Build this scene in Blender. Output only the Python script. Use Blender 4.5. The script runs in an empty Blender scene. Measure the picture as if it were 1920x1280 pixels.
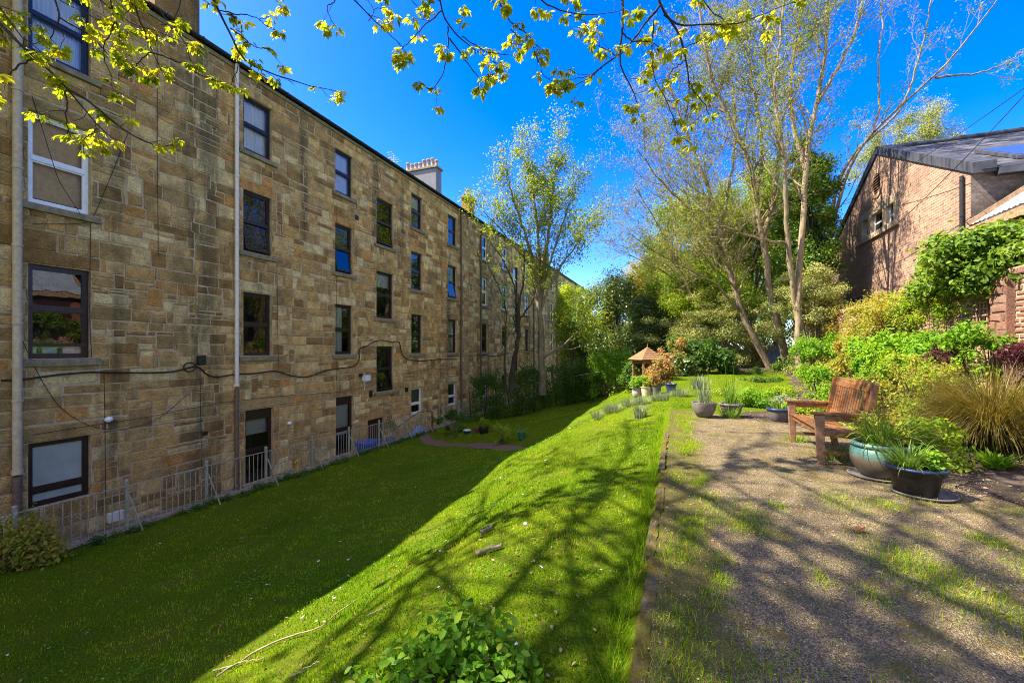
import bpy, math, random
import numpy as np
from mathutils import Vector, Matrix

random.seed(7)
RNG = np.random.default_rng(11)
SC = bpy.context.scene
COL = SC.collection
R = math.radians

# ------------------------------------------------------------------ camera model (used to place things at real distances)
F, HZ, CX, EYE = 800.0, 655.0, 960.0, 1.4
TH = math.atan(310 / 800)
SN, CS = math.sin(TH), math.cos(TH)
XF = -12.94                      # tenement wall plane

def P(px, py, Z):
    a = (px - CX) / F
    return np.array([(a * CS - SN) * Z, (a * SN + CS) * Z, EYE + (HZ - py) / F * Z])

def on_x(px, py, x):
    """point of the view ray lying on the vertical plane x"""
    a = (px - CX) / F
    Z = x / (a * CS - SN)
    return P(px, py, Z)

def smooth(t):
    t = np.clip(t, 0, 1)
    return t * t * (3 - 2 * t)

PATH = np.array([(-11.9, 17.6), (-10.6, 17.0), (-9.2, 16.3), (-7.6, 15.5), (-6.2, 14.6), (-4.9, 13.6), (-3.2, 12.3), (-1.6, 11.2), (-0.2, 10.5)])

def path_dist(x, y):
    x = np.asarray(x, float); y = np.asarray(y, float)
    d = np.full(x.shape, 1e9)
    for (x0, y0), (x1, y1) in zip(PATH[:-1], PATH[1:]):
        dx, dy = x1 - x0, y1 - y0
        t = np.clip(((x - x0) * dx + (y - y0) * dy) / (dx * dx + dy * dy), 0, 1)
        d = np.minimum(d, np.hypot(x - x0 - t * dx, y - y0 - t * dy))
    return d

PX = [-400, -11.76, -11.70, -9, -6.5, -5, -4, -3, -2.1, -1.2, -.73, -.24, -.19, -.12, 400]
PZ = [-2.98, -2.98, -2.72, -2.5, -2.08, -1.78, -1.47, -1.05, -.60, -.28, -.20, -.13, -.03, -.012, 0.0]

def H(x, y):
    x = np.asarray(x, float); y = np.asarray(y, float)
    z = np.interp(x, PX, PZ)
    lawn = smooth((x + 11.6) / .8)
    z = z + lawn * .03 * (np.sin(x * 1.3 + y * .7) + .7 * np.sin(y * 1.9 - x * .6) + .5 * np.sin(x * 3.1 + 2) * np.sin(y * 2.7)) * smooth((-.4 - x) / 1.5)
    up = smooth((x + 3.5) / 4)
    z = z + up * .036 * np.clip(y - 10.5, 0, 26)
    z = z + .16 * smooth((x - 3.2) / 1.8) * smooth((y - 4) / 3)
    d = path_dist(x, y)
    z = z + .28 * np.exp(-((y - 9.4) / 1.7) ** 2 - ((x + 2.4) / 1.6) ** 2)
    z = z - .24 * (1 - smooth((d - .3) / .9)) * smooth((x + 11.4) / 1.0) * smooth((-.0 - x) / 1.5)
    return z

def hz(x, y):
    return float(H(np.array([x]), np.array([y]))[0])

# ------------------------------------------------------------------ materials
def new_mat(name):
    m = bpy.data.materials.new(name); m.use_nodes = True
    nt = m.node_tree; nt.nodes.clear()
    out = nt.nodes.new('ShaderNodeOutputMaterial')
    b = nt.nodes.new('ShaderNodeBsdfPrincipled')
    nt.links.new(b.outputs[0], out.inputs[0])
    return m, nt, b, out

def N(nt, typ, **kw):
    n = nt.nodes.new(typ)
    for k, v in kw.items():
        if k in n.inputs: n.inputs[k].default_value = v
        else: setattr(n, k, v)
    return n

def ramp(nt, fac, stops, interp='LINEAR'):
    r = nt.nodes.new('ShaderNodeValToRGB'); r.color_ramp.interpolation = interp
    els = r.color_ramp.elements
    while len(els) < len(stops): els.new(.5)
    for e, (p, c) in zip(els, stops):
        e.position = p; e.color = (c, c, c, 1) if isinstance(c, (int, float)) else (*c, 1)
    nt.links.new(fac, r.inputs[0])
    return r.outputs[0]

def mix(nt, fac, a, b, mode='MIX'):
    m = nt.nodes.new('ShaderNodeMix'); m.data_type = 'RGBA'; m.blend_type = mode
    for sock, v in ((m.inputs[0], fac), (m.inputs[6], a), (m.inputs[7], b)):
        if hasattr(v, 'links'): nt.links.new(v, sock)
        elif isinstance(v, (int, float)): sock.default_value = v
        else: sock.default_value = (*v, 1)
    return m.outputs[2]

def noise(nt, vec, scale, detail=4, rough=.55):
    n = N(nt, 'ShaderNodeTexNoise', Scale=scale, Detail=detail, Roughness=rough)
    if vec is not None: nt.links.new(vec, n.inputs['Vector'])
    return n.outputs[0]

def objco(nt, scale=None):
    tc = nt.nodes.new('ShaderNodeTexCoord')
    if scale is None: return tc.outputs['Object']
    mp = nt.nodes.new('ShaderNodeMapping'); mp.inputs['Scale'].default_value = scale
    nt.links.new(tc.outputs['Object'], mp.inputs['Vector'])
    return mp.outputs[0]

def attr(nt, name='rnd'):
    a = nt.nodes.new('ShaderNodeAttribute'); a.attribute_name = name
    return a.outputs['Fac']

def bump(nt, b, h, strength=.5, dist=.02):
    n = N(nt, 'ShaderNodeBump', Strength=strength, Distance=dist)
    nt.links.new(h, n.inputs['Height']); nt.links.new(n.outputs[0], b.inputs['Normal'])

def plain(name, c, rough=.6, metal=0, var=.25, sc=12, bmp=.15, spec=.4):
    m, nt, b, o = new_mat(name)
    v = objco(nt)
    n = noise(nt, v, sc, 5)
    k = 1 - var; k2 = 1 + var
    nt.links.new(ramp(nt, n, [(.3, tuple(x * k for x in c)), (.7, tuple(min(1, x * k2) for x in c))]), b.inputs['Base Color'])
    b.inputs['Roughness'].default_value = rough; b.inputs['Metallic'].default_value = metal
    b.inputs['Specular IOR Level'].default_value = spec
    if bmp: bump(nt, b, noise(nt, v, sc * 5, 3), bmp, .01)
    return m

def leafmat(name, stops, trans=.35, rough=.5, tcol=1.5, spec=.2):
    """stops: list of colours over the per-leaf random value"""
    m, nt, b, out = new_mat(name)
    n = len(stops)
    c = ramp(nt, attr(nt), [(i / max(1, n - 1), s) for i, s in enumerate(stops)])
    nt.links.new(c, b.inputs['Base Color'])
    b.inputs['Roughness'].default_value = rough; b.inputs['Specular IOR Level'].default_value = spec
    t = nt.nodes.new('ShaderNodeBsdfTranslucent')
    tc = mix(nt, 1.0, c, (1.25 * tcol, 1.1 * tcol, .45 * tcol), 'MULTIPLY')
    nt.links.new(tc, t.inputs[0])
    mx = nt.nodes.new('ShaderNodeMixShader'); mx.inputs[0].default_value = trans
    nt.links.new(b.outputs[0], mx.inputs[1]); nt.links.new(t.outputs[0], mx.inputs[2])
    nt.links.new(mx.outputs[0], out.inputs[0])
    return m

def barkmat(name, c0, c1, sc=9):
    m, nt, b, o = new_mat(name)
    v = objco(nt, (1, 1, .25))
    n = noise(nt, v, sc, 6, .65)
    n2 = noise(nt, objco(nt), 1.3, 3)
    c = ramp(nt, n, [(.32, c0), (.66, c1)])
    c = mix(nt, ramp(nt, n2, [(.5, 0.0), (.75, .45)]), c, (.09, .10, .05))
    nt.links.new(c, b.inputs['Base Color']); b.inputs['Roughness'].default_value = .9
    b.inputs['Specular IOR Level'].default_value = .2
    bump(nt, b, n, .6, .03)
    return m

M = {}
# sandstone blocks: one random value per block picks its colour
m, nt, b, o = new_mat('sandstone')
v = objco(nt)
base = ramp(nt, attr(nt), [(0, (.25, .165, .08)), (.12, (.43, .30, .155)), (.24, (.36, .25, .13)), (.34, (.50, .38, .215)), (.46, (.36, .28, .165)),
                           (.6, (.34, .25, .14)), (.72, (.44, .25, .11)), (.76, (.50, .41, .26)), (.84, (.27, .20, .115)), (.90, (.56, .49, .35)), (1, (.27, .20, .115))], 'CONSTANT')
n1 = noise(nt, v, 3.5, 8, .65); n2 = noise(nt, v, 26, 6, .7)
c = mix(nt, 1.0, base, ramp(nt, n1, [(.3, .55), (.7, 1.25)]), 'MULTIPLY')
c = mix(nt, 1.0, c, ramp(nt, n2, [(.3, .75), (.72, 1.15)]), 'MULTIPLY')
c = mix(nt, 1.0, c, (2.08, 1.78, 1.12), 'MULTIPLY')
alg = ramp(nt, noise(nt, v, .8, 5, .65), [(.56, 0.0), (.72, .5)]); c = mix(nt, alg, c, (.19, .18, .075))
soot = ramp(nt, noise(nt, v, 2.1, 8, .72), [(.57, 0.0), (.72, .5)]); c = mix(nt, soot, c, (.14, .12, .07))
# soot and damp streaks that run down the wall
st = noise(nt, objco(nt, (1, 1.1, .10)), 1.1, 5, .6)
c = mix(nt, ramp(nt, st, [(.55, 0.0), (.68, .7)]), c, (.085, .072, .04))
sp = nt.nodes.new('ShaderNodeSeparateXYZ'); nt.links.new(v, sp.inputs[0])
ws = N(nt, 'ShaderNodeMapRange'); nt.links.new(sp.outputs[1], ws.inputs[0])
d1 = nt.nodes.new('ShaderNodeMath'); d1.operation = 'SUBTRACT'; nt.links.new(sp.outputs[1], d1.inputs[0]); d1.inputs[1].default_value = 8.25
d2 = nt.nodes.new('ShaderNodeMath'); d2.operation = 'ABSOLUTE'; nt.links.new(d1.outputs[0], d2.inputs[0])
near = ramp(nt, d2.outputs[0], [(.15, .7), (.85, 0.0)])
sn = noise(nt, objco(nt, (1, 2.2, .5)), 1.4, 5, .65)
near = mix(nt, 1.0, near, ramp(nt, sn, [(.38, 0.0), (.56, 1.0)]), 'MULTIPLY')
c = mix(nt, near, c, (.12, .11, .06))
nt.links.new(c, b.inputs['Base Color']); b.inputs['Roughness'].default_value = .93; b.inputs['Specular IOR Level'].default_value = .2
ad = nt.nodes.new('ShaderNodeMath'); ad.operation = 'ADD'
nt.links.new(noise(nt, v, 13, 8, .75), ad.inputs[0]); nt.links.new(noise(nt, objco(nt, (1, .6, 1.6)), 45, 4), ad.inputs[1])
bump(nt, b, ad.outputs[0], 1.0, .09)
M['stone'] = m

m, nt, b, o = new_mat('mortar')
v = objco(nt)
c = ramp(nt, noise(nt, v, 5, 6, .7), [(.3, (.30, .22, .12)), (.7, (.56, .42, .24))])
nt.links.new(c, b.inputs['Base Color']); b.inputs['Roughness'].default_value = .95
bump(nt, b, noise(nt, v, 60, 4), .7, .02)
M['mortar'] = m

m, nt, b, o = new_mat('sill_stone')
v = objco(nt)
c = ramp(nt, noise(nt, v, 6, 6, .7), [(.3, (.10, .095, .05)), (.55, (.22, .18, .10)), (.8, (.34, .26, .15))])
nt.links.new(c, b.inputs['Base Color']); b.inputs['Roughness'].default_value = .95
bump(nt, b, noise(nt, v, 40, 4), .6, .02)
M['sill'] = m

# glass: clear sheet that mirrors the garden
m, nt, b, out = new_mat('window_glass')
nt.nodes.remove(b)
fr = N(nt, 'ShaderNodeFresnel', IOR=1.75)
nz = noise(nt, objco(nt), 1.6, 2)
bp = N(nt, 'ShaderNodeBump', Strength=.03, Distance=.05); nt.links.new(nz, bp.inputs['Height'])
gl = N(nt, 'ShaderNodeBsdfGlossy', Roughness=.015); gl.inputs[0].default_value = (1, 1, 1, 1)
nt.links.new(bp.outputs[0], gl.inputs['Normal']); 
tr = nt.nodes.new('ShaderNodeBsdfTransparent'); tr.inputs[0].default_value = (.8, .83, .82, 1)
mx = nt.nodes.new('ShaderNodeMixShader')
nt.links.new(fr.outputs[0], mx.inputs[0]); nt.links.new(tr.outputs[0], mx.inputs[1]); nt.links.new(gl.outputs[0], mx.inputs[2])
nt.links.new(mx.outputs[0], out.inputs[0])
M['glass'] = m

M['oldglass'] = M['glass'].copy()
for _n in M['oldglass'].node_tree.nodes:
    if _n.type == 'FRESNEL': _n.inputs['IOR'].default_value = 1.25
M['frame_dark'] = plain('brown_painted_frame', (.028, .014, .011), .35, var=.4)
M['frame_black'] = plain('black_blue_frame', (.012, .011, .016), .35, var=.3)
M['frame_white'] = plain('white_painted_frame', (.72, .72, .68), .4, var=.1)
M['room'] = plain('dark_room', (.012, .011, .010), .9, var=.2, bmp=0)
M['curtain'] = plain('net_curtain', (.74, .74, .74), .9, var=.08, sc=4)
M['blind'] = plain('cream_blind', (.62, .62, .52), .8, var=.06)
M['blind_tan'] = plain('tan_blind', (.60, .36, .11), .8, var=.15)
M['frosted'] = plain('frosted_panel', (.30, .33, .29), .35, var=.12, sc=3)
M['door'] = plain('dark_red_door', (.045, .014, .010), .4, var=.3)
M['pipe_grey'] = plain('grey_painted_pipe', (.62, .57, .48), .4, var=.12)
M['pipe_beige'] = plain('beige_painted_pipe', (.46, .36, .22), .5, var=.2)
M['pipe_brown'] = plain('brown_iron_pipe', (.13, .085, .055), .6, var=.35)
M['gutter'] = plain('black_gutter', (.018, .018, .020), .45, var=.3)
M['black'] = plain('black_rubber', (.012, .012, .012), .5, var=.3)
M['slate'] = None
M['harl'] = plain('pale_render', (.19, .187, .187), .9, var=.14, sc=3, bmp=.6)
M['chimpot'] = plain('buff_clay', (.42, .27, .16), .8, var=.3)
M['rail'] = plain('weathered_rail_paint', (.30, .29, .21), .55, var=.45, sc=30)
M['iron'] = plain('black_iron', (.015, .015, .014), .4, var=.3)
M['lampwhite'] = plain('white_lamp_body', (.72, .72, .70), .3, var=.08)
M['concrete'] = plain('yard_concrete', (.24, .19, .12), .95, var=.35, sc=4, bmp=.4)
M['blue'] = plain('blue_plastic', (.03, .10, .42), .35, var=.25)
M['bluepale'] = plain('pale_blue_sheet', (.16, .24, .40), .6, var=.3)
M['yellow'] = plain('yellow_paint', (.55, .33, .03), .5, var=.25)

m, nt, b, o = new_mat('roof_slate')
br = N(nt, 'ShaderNodeTexBrick', Scale=1.0)
br.inputs['Brick Width'].default_value = .36; br.inputs['Row Height'].default_value = .24; br.inputs['Mortar Size'].default_value = .006
br.inputs['Color1'].default_value = (.018, .018, .021, 1); br.inputs['Color2'].default_value = (.10, .10, .108, 1); br.inputs['Mortar'].default_value = (.012, .012, .013, 1)
uv = nt.nodes.new('ShaderNodeUVMap'); nt.links.new(uv.outputs[0], br.inputs['Vector'])
c = mix(nt, 1.0, br.outputs[0], ramp(nt, noise(nt, objco(nt), 2.2, 6), [(.3, .6), (.7, 1.35)]), 'MULTIPLY')
nt.links.new(c, b.inputs['Base Color']); b.inputs['Roughness'].default_value = .75; b.inputs['Specular IOR Level'].default_value = .25
bump(nt, b, br.outputs[1], -.9, .03)
M['slate'] = m

def brickmat(name, c1, c2, mortar, bw, rh, ms, dirt=.5):
    m, nt, b, o = new_mat(name)
    br = N(nt, 'ShaderNodeTexBrick', Scale=1.0, Bias=-.1)
    br.inputs['Brick Width'].default_value = bw; br.inputs['Row Height'].default_value = rh; br.inputs['Mortar Size'].default_value = ms
    br.inputs['Mortar Smooth'].default_value = .3
    br.inputs['Color1'].default_value = (*c1, 1); br.inputs['Color2'].default_value = (*c2, 1); br.inputs['Mortar'].default_value = (*mortar, 1)
    uv = nt.nodes.new('ShaderNodeUVMap')
    nz = N(nt, 'ShaderNodeTexNoise', Scale=3, Detail=3); nt.links.new(uv.outputs[0], nz.inputs['Vector'])
    va = nt.nodes.new('ShaderNodeMixRGB'); va.inputs[0].default_value = .012
    nt.links.new(uv.outputs[0], va.inputs[1]); nt.links.new(nz.outputs[1], va.inputs[2])
    nt.links.new(va.outputs[0], br.inputs['Vector'])
    n1 = noise(nt, uv.outputs[0], .9, 6, .65); n2 = noise(nt, uv.outputs[0], 14, 5, .7)
    c = mix(nt, 1.0, br.outputs[0], ramp(nt, n2, [(.28, .55), (.72, 1.3)]), 'MULTIPLY')
    c = mix(nt, ramp(nt, n1, [(.48, 0.0), (.72, dirt)]), c, (.06, .048, .042))
    c = mix(nt, ramp(nt, noise(nt, uv.outputs[0], 1.7, 4), [(.58, 0.0), (.75, .35)]), c, (.36, .30, .22))
    nt.links.new(c, b.inputs['Base Color']); b.inputs['Roughness'].default_value = .9; b.inputs['Specular IOR Level'].default_value = .2
    bump(nt, b, br.outputs[1], -.8, .02)
    return m
M['gable'] = brickmat('gable_brick', (.40, .215, .125), (.20, .11, .07), (.38, .31, .22), .25, .085, .012)  # warm brown brick with pale mortar for the gable
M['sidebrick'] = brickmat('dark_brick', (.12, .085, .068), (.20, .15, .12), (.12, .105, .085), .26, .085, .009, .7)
M['redbrick'] = brickmat('red_brick', (.26, .075, .05), (.20, .06, .04), (.2, .14, .1), .23, .077, .01)

# garden wall bricks (blocks of their own)
m, nt, b, o = new_mat('garden_wall_brick')
v = objco(nt)
base = ramp(nt, attr(nt), [(0, (.25, .105, .062)), (.2, (.31, .14, .085)), (.4, (.19, .085, .055)), (.6, (.36, .185, .115)), (.75, (.26, .125, .08)), (.9, (.38, .27, .19)), (1, (.13, .075, .055))], 'CONSTANT')
c = mix(nt, 1.0, base, ramp(nt, noise(nt, v, 9, 7, .7), [(.3, .6), (.7, 1.25)]), 'MULTIPLY')
c = mix(nt, ramp(nt, noise(nt, v, 1.2, 4), [(.5, 0.0), (.75, .6)]), c, (.10, .085, .055))
nt.links.new(c, b.inputs['Base Color']); b.inputs['Roughness'].default_value = .95
bump(nt, b, noise(nt, v, 30, 6, .7), .9, .03)
M['wallbrick'] = m

m, nt, b, o = new_mat('lead_flashing')
v = objco(nt)
c = ramp(nt, noise(nt, objco(nt, (1, 3, .6)), 2.5, 5), [(.3, (.02, .022, .027)), (.7, (.075, .078, .09))])
nt.links.new(c, b.inputs['Base Color']); b.inputs['Roughness'].default_value = .7; b.inputs['Specular IOR Level'].default_value = .2
M['lead'] = m
M['stonetrim'] = plain('buff_dressed_stone', (.36, .27, .16), .9, var=.3, sc=6, bmp=.4)
M['hutwood'] = plain('brown_hut_timber', (.21, .115, .05), .85, var=.45, sc=14, bmp=.5)
M['corr'] = plain('weathered_tin', (.34, .37, .40), .45, metal=.4, var=.2, sc=3)
M['oldwood'] = plain('weathered_timber', (.30, .18, .09), .85, var=.4, sc=14, bmp=.5)

# lawn
m, nt, b, o = new_mat('lawn_turf')
v = objco(nt)
n1 = noise(nt, v, 1.1, 6, .6); n2 = noise(nt, v, 38, 5, .7); n3 = noise(nt, v, 4.5, 4)
c = ramp(nt, n2, [(.3, (.05, .08, .004)), (.7, (.14, .19, .010))])
c = mix(nt, ramp(nt, n1, [(.5, 0.0), (.7, .6)]), c, (.12, .125, .018))
c = mix(nt, ramp(nt, n3, [(.64, 0.0), (.76, .55)]), c, (.085, .062, .03))
nt.links.new(c, b.inputs['Base Color']); b.inputs['Roughness'].default_value = 1; b.inputs['Specular IOR Level'].default_value = 0
bump(nt, b, n2, .8, .05)
M['lawn'] = m

# gravel terrace
m, nt, b, o = new_mat('terrace_gravel')
v = objco(nt)
vo = N(nt, 'ShaderNodeTexVoronoi', Scale=140); nt.links.new(v, vo.inputs['Vector'])
n1 = noise(nt, v, 1.5, 6, .62); n2 = noise(nt, v, 55, 5, .7); n3 = noise(nt, v, 3.1, 6, .65)
c = ramp(nt, vo.outputs['Color'], [(.1, (.095, .068, .033)), (.5, (.215, .162, .082)), (.9, (.42, .33, .18))])
c = mix(nt, 1.0, c, ramp(nt, n2, [(.3, .65), (.7, 1.2)]), 'MULTIPLY')
c = mix(nt, ramp(nt, n3, [(.52, 0.0), (.66, .75)]), c, (.105, .085, .055))
c = mix(nt, ramp(nt, n1, [(.53, 0.0), (.63, .8)]), c, (.125, .12, .025))
c = mix(nt, ramp(nt, noise(nt, v, 2.3, 7, .7), [(.56, 0.0), (.66, .8)]), c, (.20, .135, .022))
sp = nt.nodes.new('ShaderNodeSeparateXYZ'); nt.links.new(v, sp.inputs[0])
ma = N(nt, 'ShaderNodeMath', operation='MULTIPLY_ADD'); nt.links.new(noise(nt, v, 2.6, 6, .7), ma.inputs[0]); ma.inputs[1].default_value = -1.0; ma.inputs[2].default_value = 0; nt.links.new(sp.outputs[0], ma.inputs[2])
m2 = N(nt, 'ShaderNodeMath', operation='ADD'); nt.links.new(ma.outputs[0], m2.inputs[0]); m2.inputs[1].default_value = .32
c = mix(nt, ramp(nt, m2.outputs[0], [(0.0, .8), (.14, 0.0)]), c, (.12, .11, .018))
nt.links.new(c, b.inputs['Base Color']); b.inputs['Roughness'].default_value = .95; b.inputs['Specular IOR Level'].default_value = .15
ad = nt.nodes.new('ShaderNodeMath'); ad.operation = 'ADD'
nt.links.new(vo.outputs['Distance'], ad.inputs[0]); nt.links.new(n2, ad.inputs[1])
bump(nt, b, ad.outputs[0], .8, .02)
M['gravel'] = m

m, nt, b, o = new_mat('bed_soil')
v = objco(nt)
n2 = noise(nt, v, 24, 7, .75)
c = ramp(nt, n2, [(.3, (.035, .025, .017)), (.55, (.085, .062, .042)), (.75, (.17, .13, .09))])
c = mix(nt, ramp(nt, noise(nt, v, 2, 5), [(.5, 0.0), (.66, .5)]), c, (.20, .155, .115))
nt.links.new(c, b.inputs['Base Color']); b.inputs['Roughness'].default_value = .95; b.inputs['Specular IOR Level'].default_value = .1
bump(nt, b, n2, 1.0, .06)
M['soil'] = m
M['redgravel'] = plain('red_path_gravel', (.16, .092, .05), .95, var=.45, sc=45, bmp=.8)

# kerb: stone with moss
m, nt, b, o = new_mat('mossy_kerb')
v = objco(nt)
n1 = noise(nt, v, 3.2, 6, .65); n2 = noise(nt, v, 40, 5, .7)
c = ramp(nt, n2, [(.3, (.06, .045, .03)), (.7, (.18, .14, .09))])
c = mix(nt, ramp(nt, n1, [(.34, 0.0), (.50, .95)]), c, (.12, .095, .016))
c = mix(nt, ramp(nt, noise(nt, v, 6, 4), [(.56, 0.0), (.68, .8)]), c, (.075, .10, .015))
nt.links.new(c, b.inputs['Base Color']); b.inputs['Roughness'].default_value = .95; b.inputs['Specular IOR Level'].default_value = .1
bump(nt, b, n2, .9, .03)
M['kerb'] = m

# bench timber
m, nt, b, o = new_mat('bench_teak')
n1 = noise(nt, objco(nt, (6, 1, 6)), 5, 6, .65)
c = ramp(nt, n1, [(.28, (.07, .026, .008)), (.5, (.20, .078, .021)), (.74, (.34, .15, .04))])
c = mix(nt, ramp(nt, noise(nt, objco(nt), 4, 6, .65), [(.46, 0.0), (.68, .7)]), c, (.17, .115, .07))
nt.links.new(c, b.inputs['Base Color']); b.inputs['Roughness'].default_value = .5; b.inputs['Specular IOR Level'].default_value = .35
bump(nt, b, n1, .3, .01)
M['teak'] = m
M['teakgrey'] = plain('weathered_bench_leg', (.22, .115, .06), .75, var=.4, sc=20)

# ceramic pots
m, nt, b, o = new_mat('teal_glaze')
v = objco(nt); sp = nt.nodes.new('ShaderNodeSeparateXYZ'); nt.links.new(v, sp.inputs[0])
nn = noise(nt, v, 14, 4)
ad = N(nt, 'ShaderNodeMath', operation='MULTIPLY_ADD'); nt.links.new(nn, ad.inputs[0]); ad.inputs[1].default_value = .10; nt.links.new(sp.outputs[2], ad.inputs[2])
c = ramp(nt, ad.outputs[0], [(.27, (.095, .075, .055)), (.31, (.055, .12, .10)), (.40, (.065, .17, .145)), (.46, (.11, .20, .17))])
c = mix(nt, 1.0, c, ramp(nt, noise(nt, v, 70, 3), [(.3, .75), (.7, 1.15)]), 'MULTIPLY')
nt.links.new(c, b.inputs['Base Color']); b.inputs['Roughness'].default_value = .38
bump(nt, b, noise(nt, v, 90, 3), .3, .005)
M['teal'] = m
M['potblack'] = plain('dark_brown_glaze', (.014, .011, .009), .45, var=.5, sc=18, bmp=.3)
M['potrim_blue'] = plain('blue_glaze', (.02, .035, .10), .35, var=.35, sc=18)
M['potgrey'] = plain('grey_pottery', (.13, .115, .10), .75, var=.3, sc=10, bmp=.3)
M['potstone'] = plain('stone_pottery', (.30, .27, .21), .85, var=.3, sc=10, bmp=.4)
M['potbuff'] = plain('buff_pottery', (.46, .36, .22), .85, var=.25, sc=10, bmp=.4)
M['potred'] = plain('red_pottery', (.20, .04, .03), .6, var=.25)
M['potgreen'] = plain('green_plastic', (.02, .12, .05), .5, var=.25)
M['compost'] = plain('potting_soil', (.05, .036, .024), .95, var=.5, sc=60, bmp=.8)

# bark
M['bark_pale'] = barkmat('pale_bark', (.13, .095, .05), (.34, .26, .155))
M['bark_mid'] = barkmat('grey_brown_bark', (.11, .085, .055), (.27, .21, .14))
M['bark_dark'] = barkmat('dark_bark', (.022, .017, .012), (.06, .045, .032))
M['twig'] = plain('shrub_stem', (.11, .075, .045), .9, var=.4)

# leaves
M['l_syc'] = leafmat('sycamore_leaf', [(.12, .17, .010), (.22, .29, .014), (.37, .39, .02), (.42, .38, .03)], .55)
M['l_cent'] = leafmat('young_sycamore_leaf', [(.09, .15, .008), (.15, .22, .011), (.22, .28, .015), (.27, .27, .02)], .5)
M['l_bud'] = leafmat('bud_leaf', [(.10, .165, .012), (.16, .24, .015), (.17, .17, .025), (.23, .29, .02)], .4)
M['l_dark'] = leafmat('dark_glossy_leaf', [(.02, .05, .008), (.04, .09, .014), (.08, .14, .02), (.24, .24, .04)], .25, .32, spec=.5)
M['l_ivy'] = leafmat('ivy_leaf', [(.05, .11, .010), (.10, .19, .018), (.18, .27, .03)], .3, .42, spec=.3)
M['l_mid'] = leafmat('mid_green_leaf', [(.10, .19, .012), (.18, .29, .018), (.27, .37, .025), (.34, .36, .035)], .5)
M['l_climb'] = leafmat('climber_leaf', [(.06, .125, .012), (.10, .185, .018), (.16, .25, .025), (.22, .27, .03)], .4)
M['l_grey'] = leafmat('grey_green_leaf', [(.10, .125, .028), (.18, .21, .05), (.28, .30, .09), (.37, .38, .15)], .3)
M['l_bright'] = leafmat('bright_green_leaf', [(.08, .20, .012), (.15, .30, .016), (.24, .38, .025)], .45)
M['l_yell'] = leafmat('yellow_green_leaf', [(.13, .17, .02), (.22, .25, .03), (.32, .30, .04), (.34, .20, .05)], .4)
M['l_purple'] = leafmat('purple_leaf', [(.035, .010, .014), (.075, .018, .025), (.14, .05, .05)], .3)
M['l_hedge'] = leafmat('hedge_leaf', [(.035, .085, .012), (.065, .14, .018), (.11, .19, .025)], .4)
M['l_azalea'] = leafmat('azalea_leaf', [(.12, .19, .025), (.26, .19, .05), (.42, .21, .09), (.20, .24, .04)], .35)
M['l_blade'] = leafmat('strap_leaf', [(.07, .16, .02), (.14, .26, .035), (.24, .32, .06)], .35, .4)
M['l_blue'] = leafmat('blue_grey_blade', [(.09, .13, .08), (.17, .22, .13), (.28, .31, .19)], .25)
M['l_tan'] = leafmat('tan_grass_blade', [(.075, .072, .014), (.125, .115, .022), (.20, .17, .042), (.15, .095, .03)], .35)
M['l_grass'] = leafmat('grass_blade', [(.028, .12, .003), (.09, .225, .005), (.22, .34, .008), (.44, .41, .04)], .4, .7, spec=.03)
M['l_fore'] = leafmat('foreground_shrub_leaf', [(.05, .14, .008), (.10, .24, .010), (.19, .33, .02), (.27, .30, .03)], .45, .5, spec=.15)
M['petal'] = leafmat('white_petal', [(.75, .75, .70), (.85, .85, .8)], .2, tcol=.8)
M['petalyellow'] = leafmat('yellow_bud_scale', [(.40, .34, .05), (.55, .45, .07), (.34, .24, .06)], .2)
M['deadleaf'] = leafmat('dead_leaf', [(.34, .15, .06), (.40, .20, .09)], .2)
M['pebble'] = leafmat('pebble', [(.12, .10, .08), (.24, .20, .155), (.38, .33, .26)], 0.0, .9)
M['stick'] = plain('dead_wood', (.27, .20, .13), .9, var=.4, sc=20)
M['sticky'] = M['stick']

# ------------------------------------------------------------------ object helpers
def tag(o, label=None, cat=None, group=None, kind=None):
    if label: o['label'] = label
    if cat: o['category'] = cat
    if group: o['group'] = group
    if kind: o['kind'] = kind
    return o

def empty(name, loc, label, cat, group=None, rz=0):
    o = bpy.data.objects.new(name, None); COL.objects.link(o)
    o.location = loc; o.rotation_euler = (0, 0, rz); o.empty_display_size = .1
    return tag(o, label, cat, group)

def raw(name, V, F, mat, parent=None, rnd=None, uv=None, smooth_=False):
    """fast mesh from numpy arrays, all faces with the same corner count"""
    V = np.asarray(V, np.float32).reshape(-1, 3); F = np.asarray(F, np.int32)
    me = bpy.data.meshes.new(name)
    me.vertices.add(len(V)); me.vertices.foreach_set('co', V.ravel())
    n, k = F.shape
    me.loops.add(n * k); me.loops.foreach_set('vertex_index', F.ravel())
    me.polygons.add(n); me.polygons.foreach_set('loop_start', np.arange(0, n * k, k, dtype=np.int32))
    me.update(calc_edges=True)
    if rnd is not None:
        a = me.attributes.new('rnd', 'FLOAT', 'POINT'); a.data.foreach_set('value', np.asarray(rnd, np.float32))
    if smooth_: me.polygons.foreach_set('use_smooth', np.ones(n, bool))
    me.materials.append(mat)
    o = bpy.data.objects.new(name, me); COL.objects.link(o)
    if parent is not None: o.parent = parent
    return o

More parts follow.
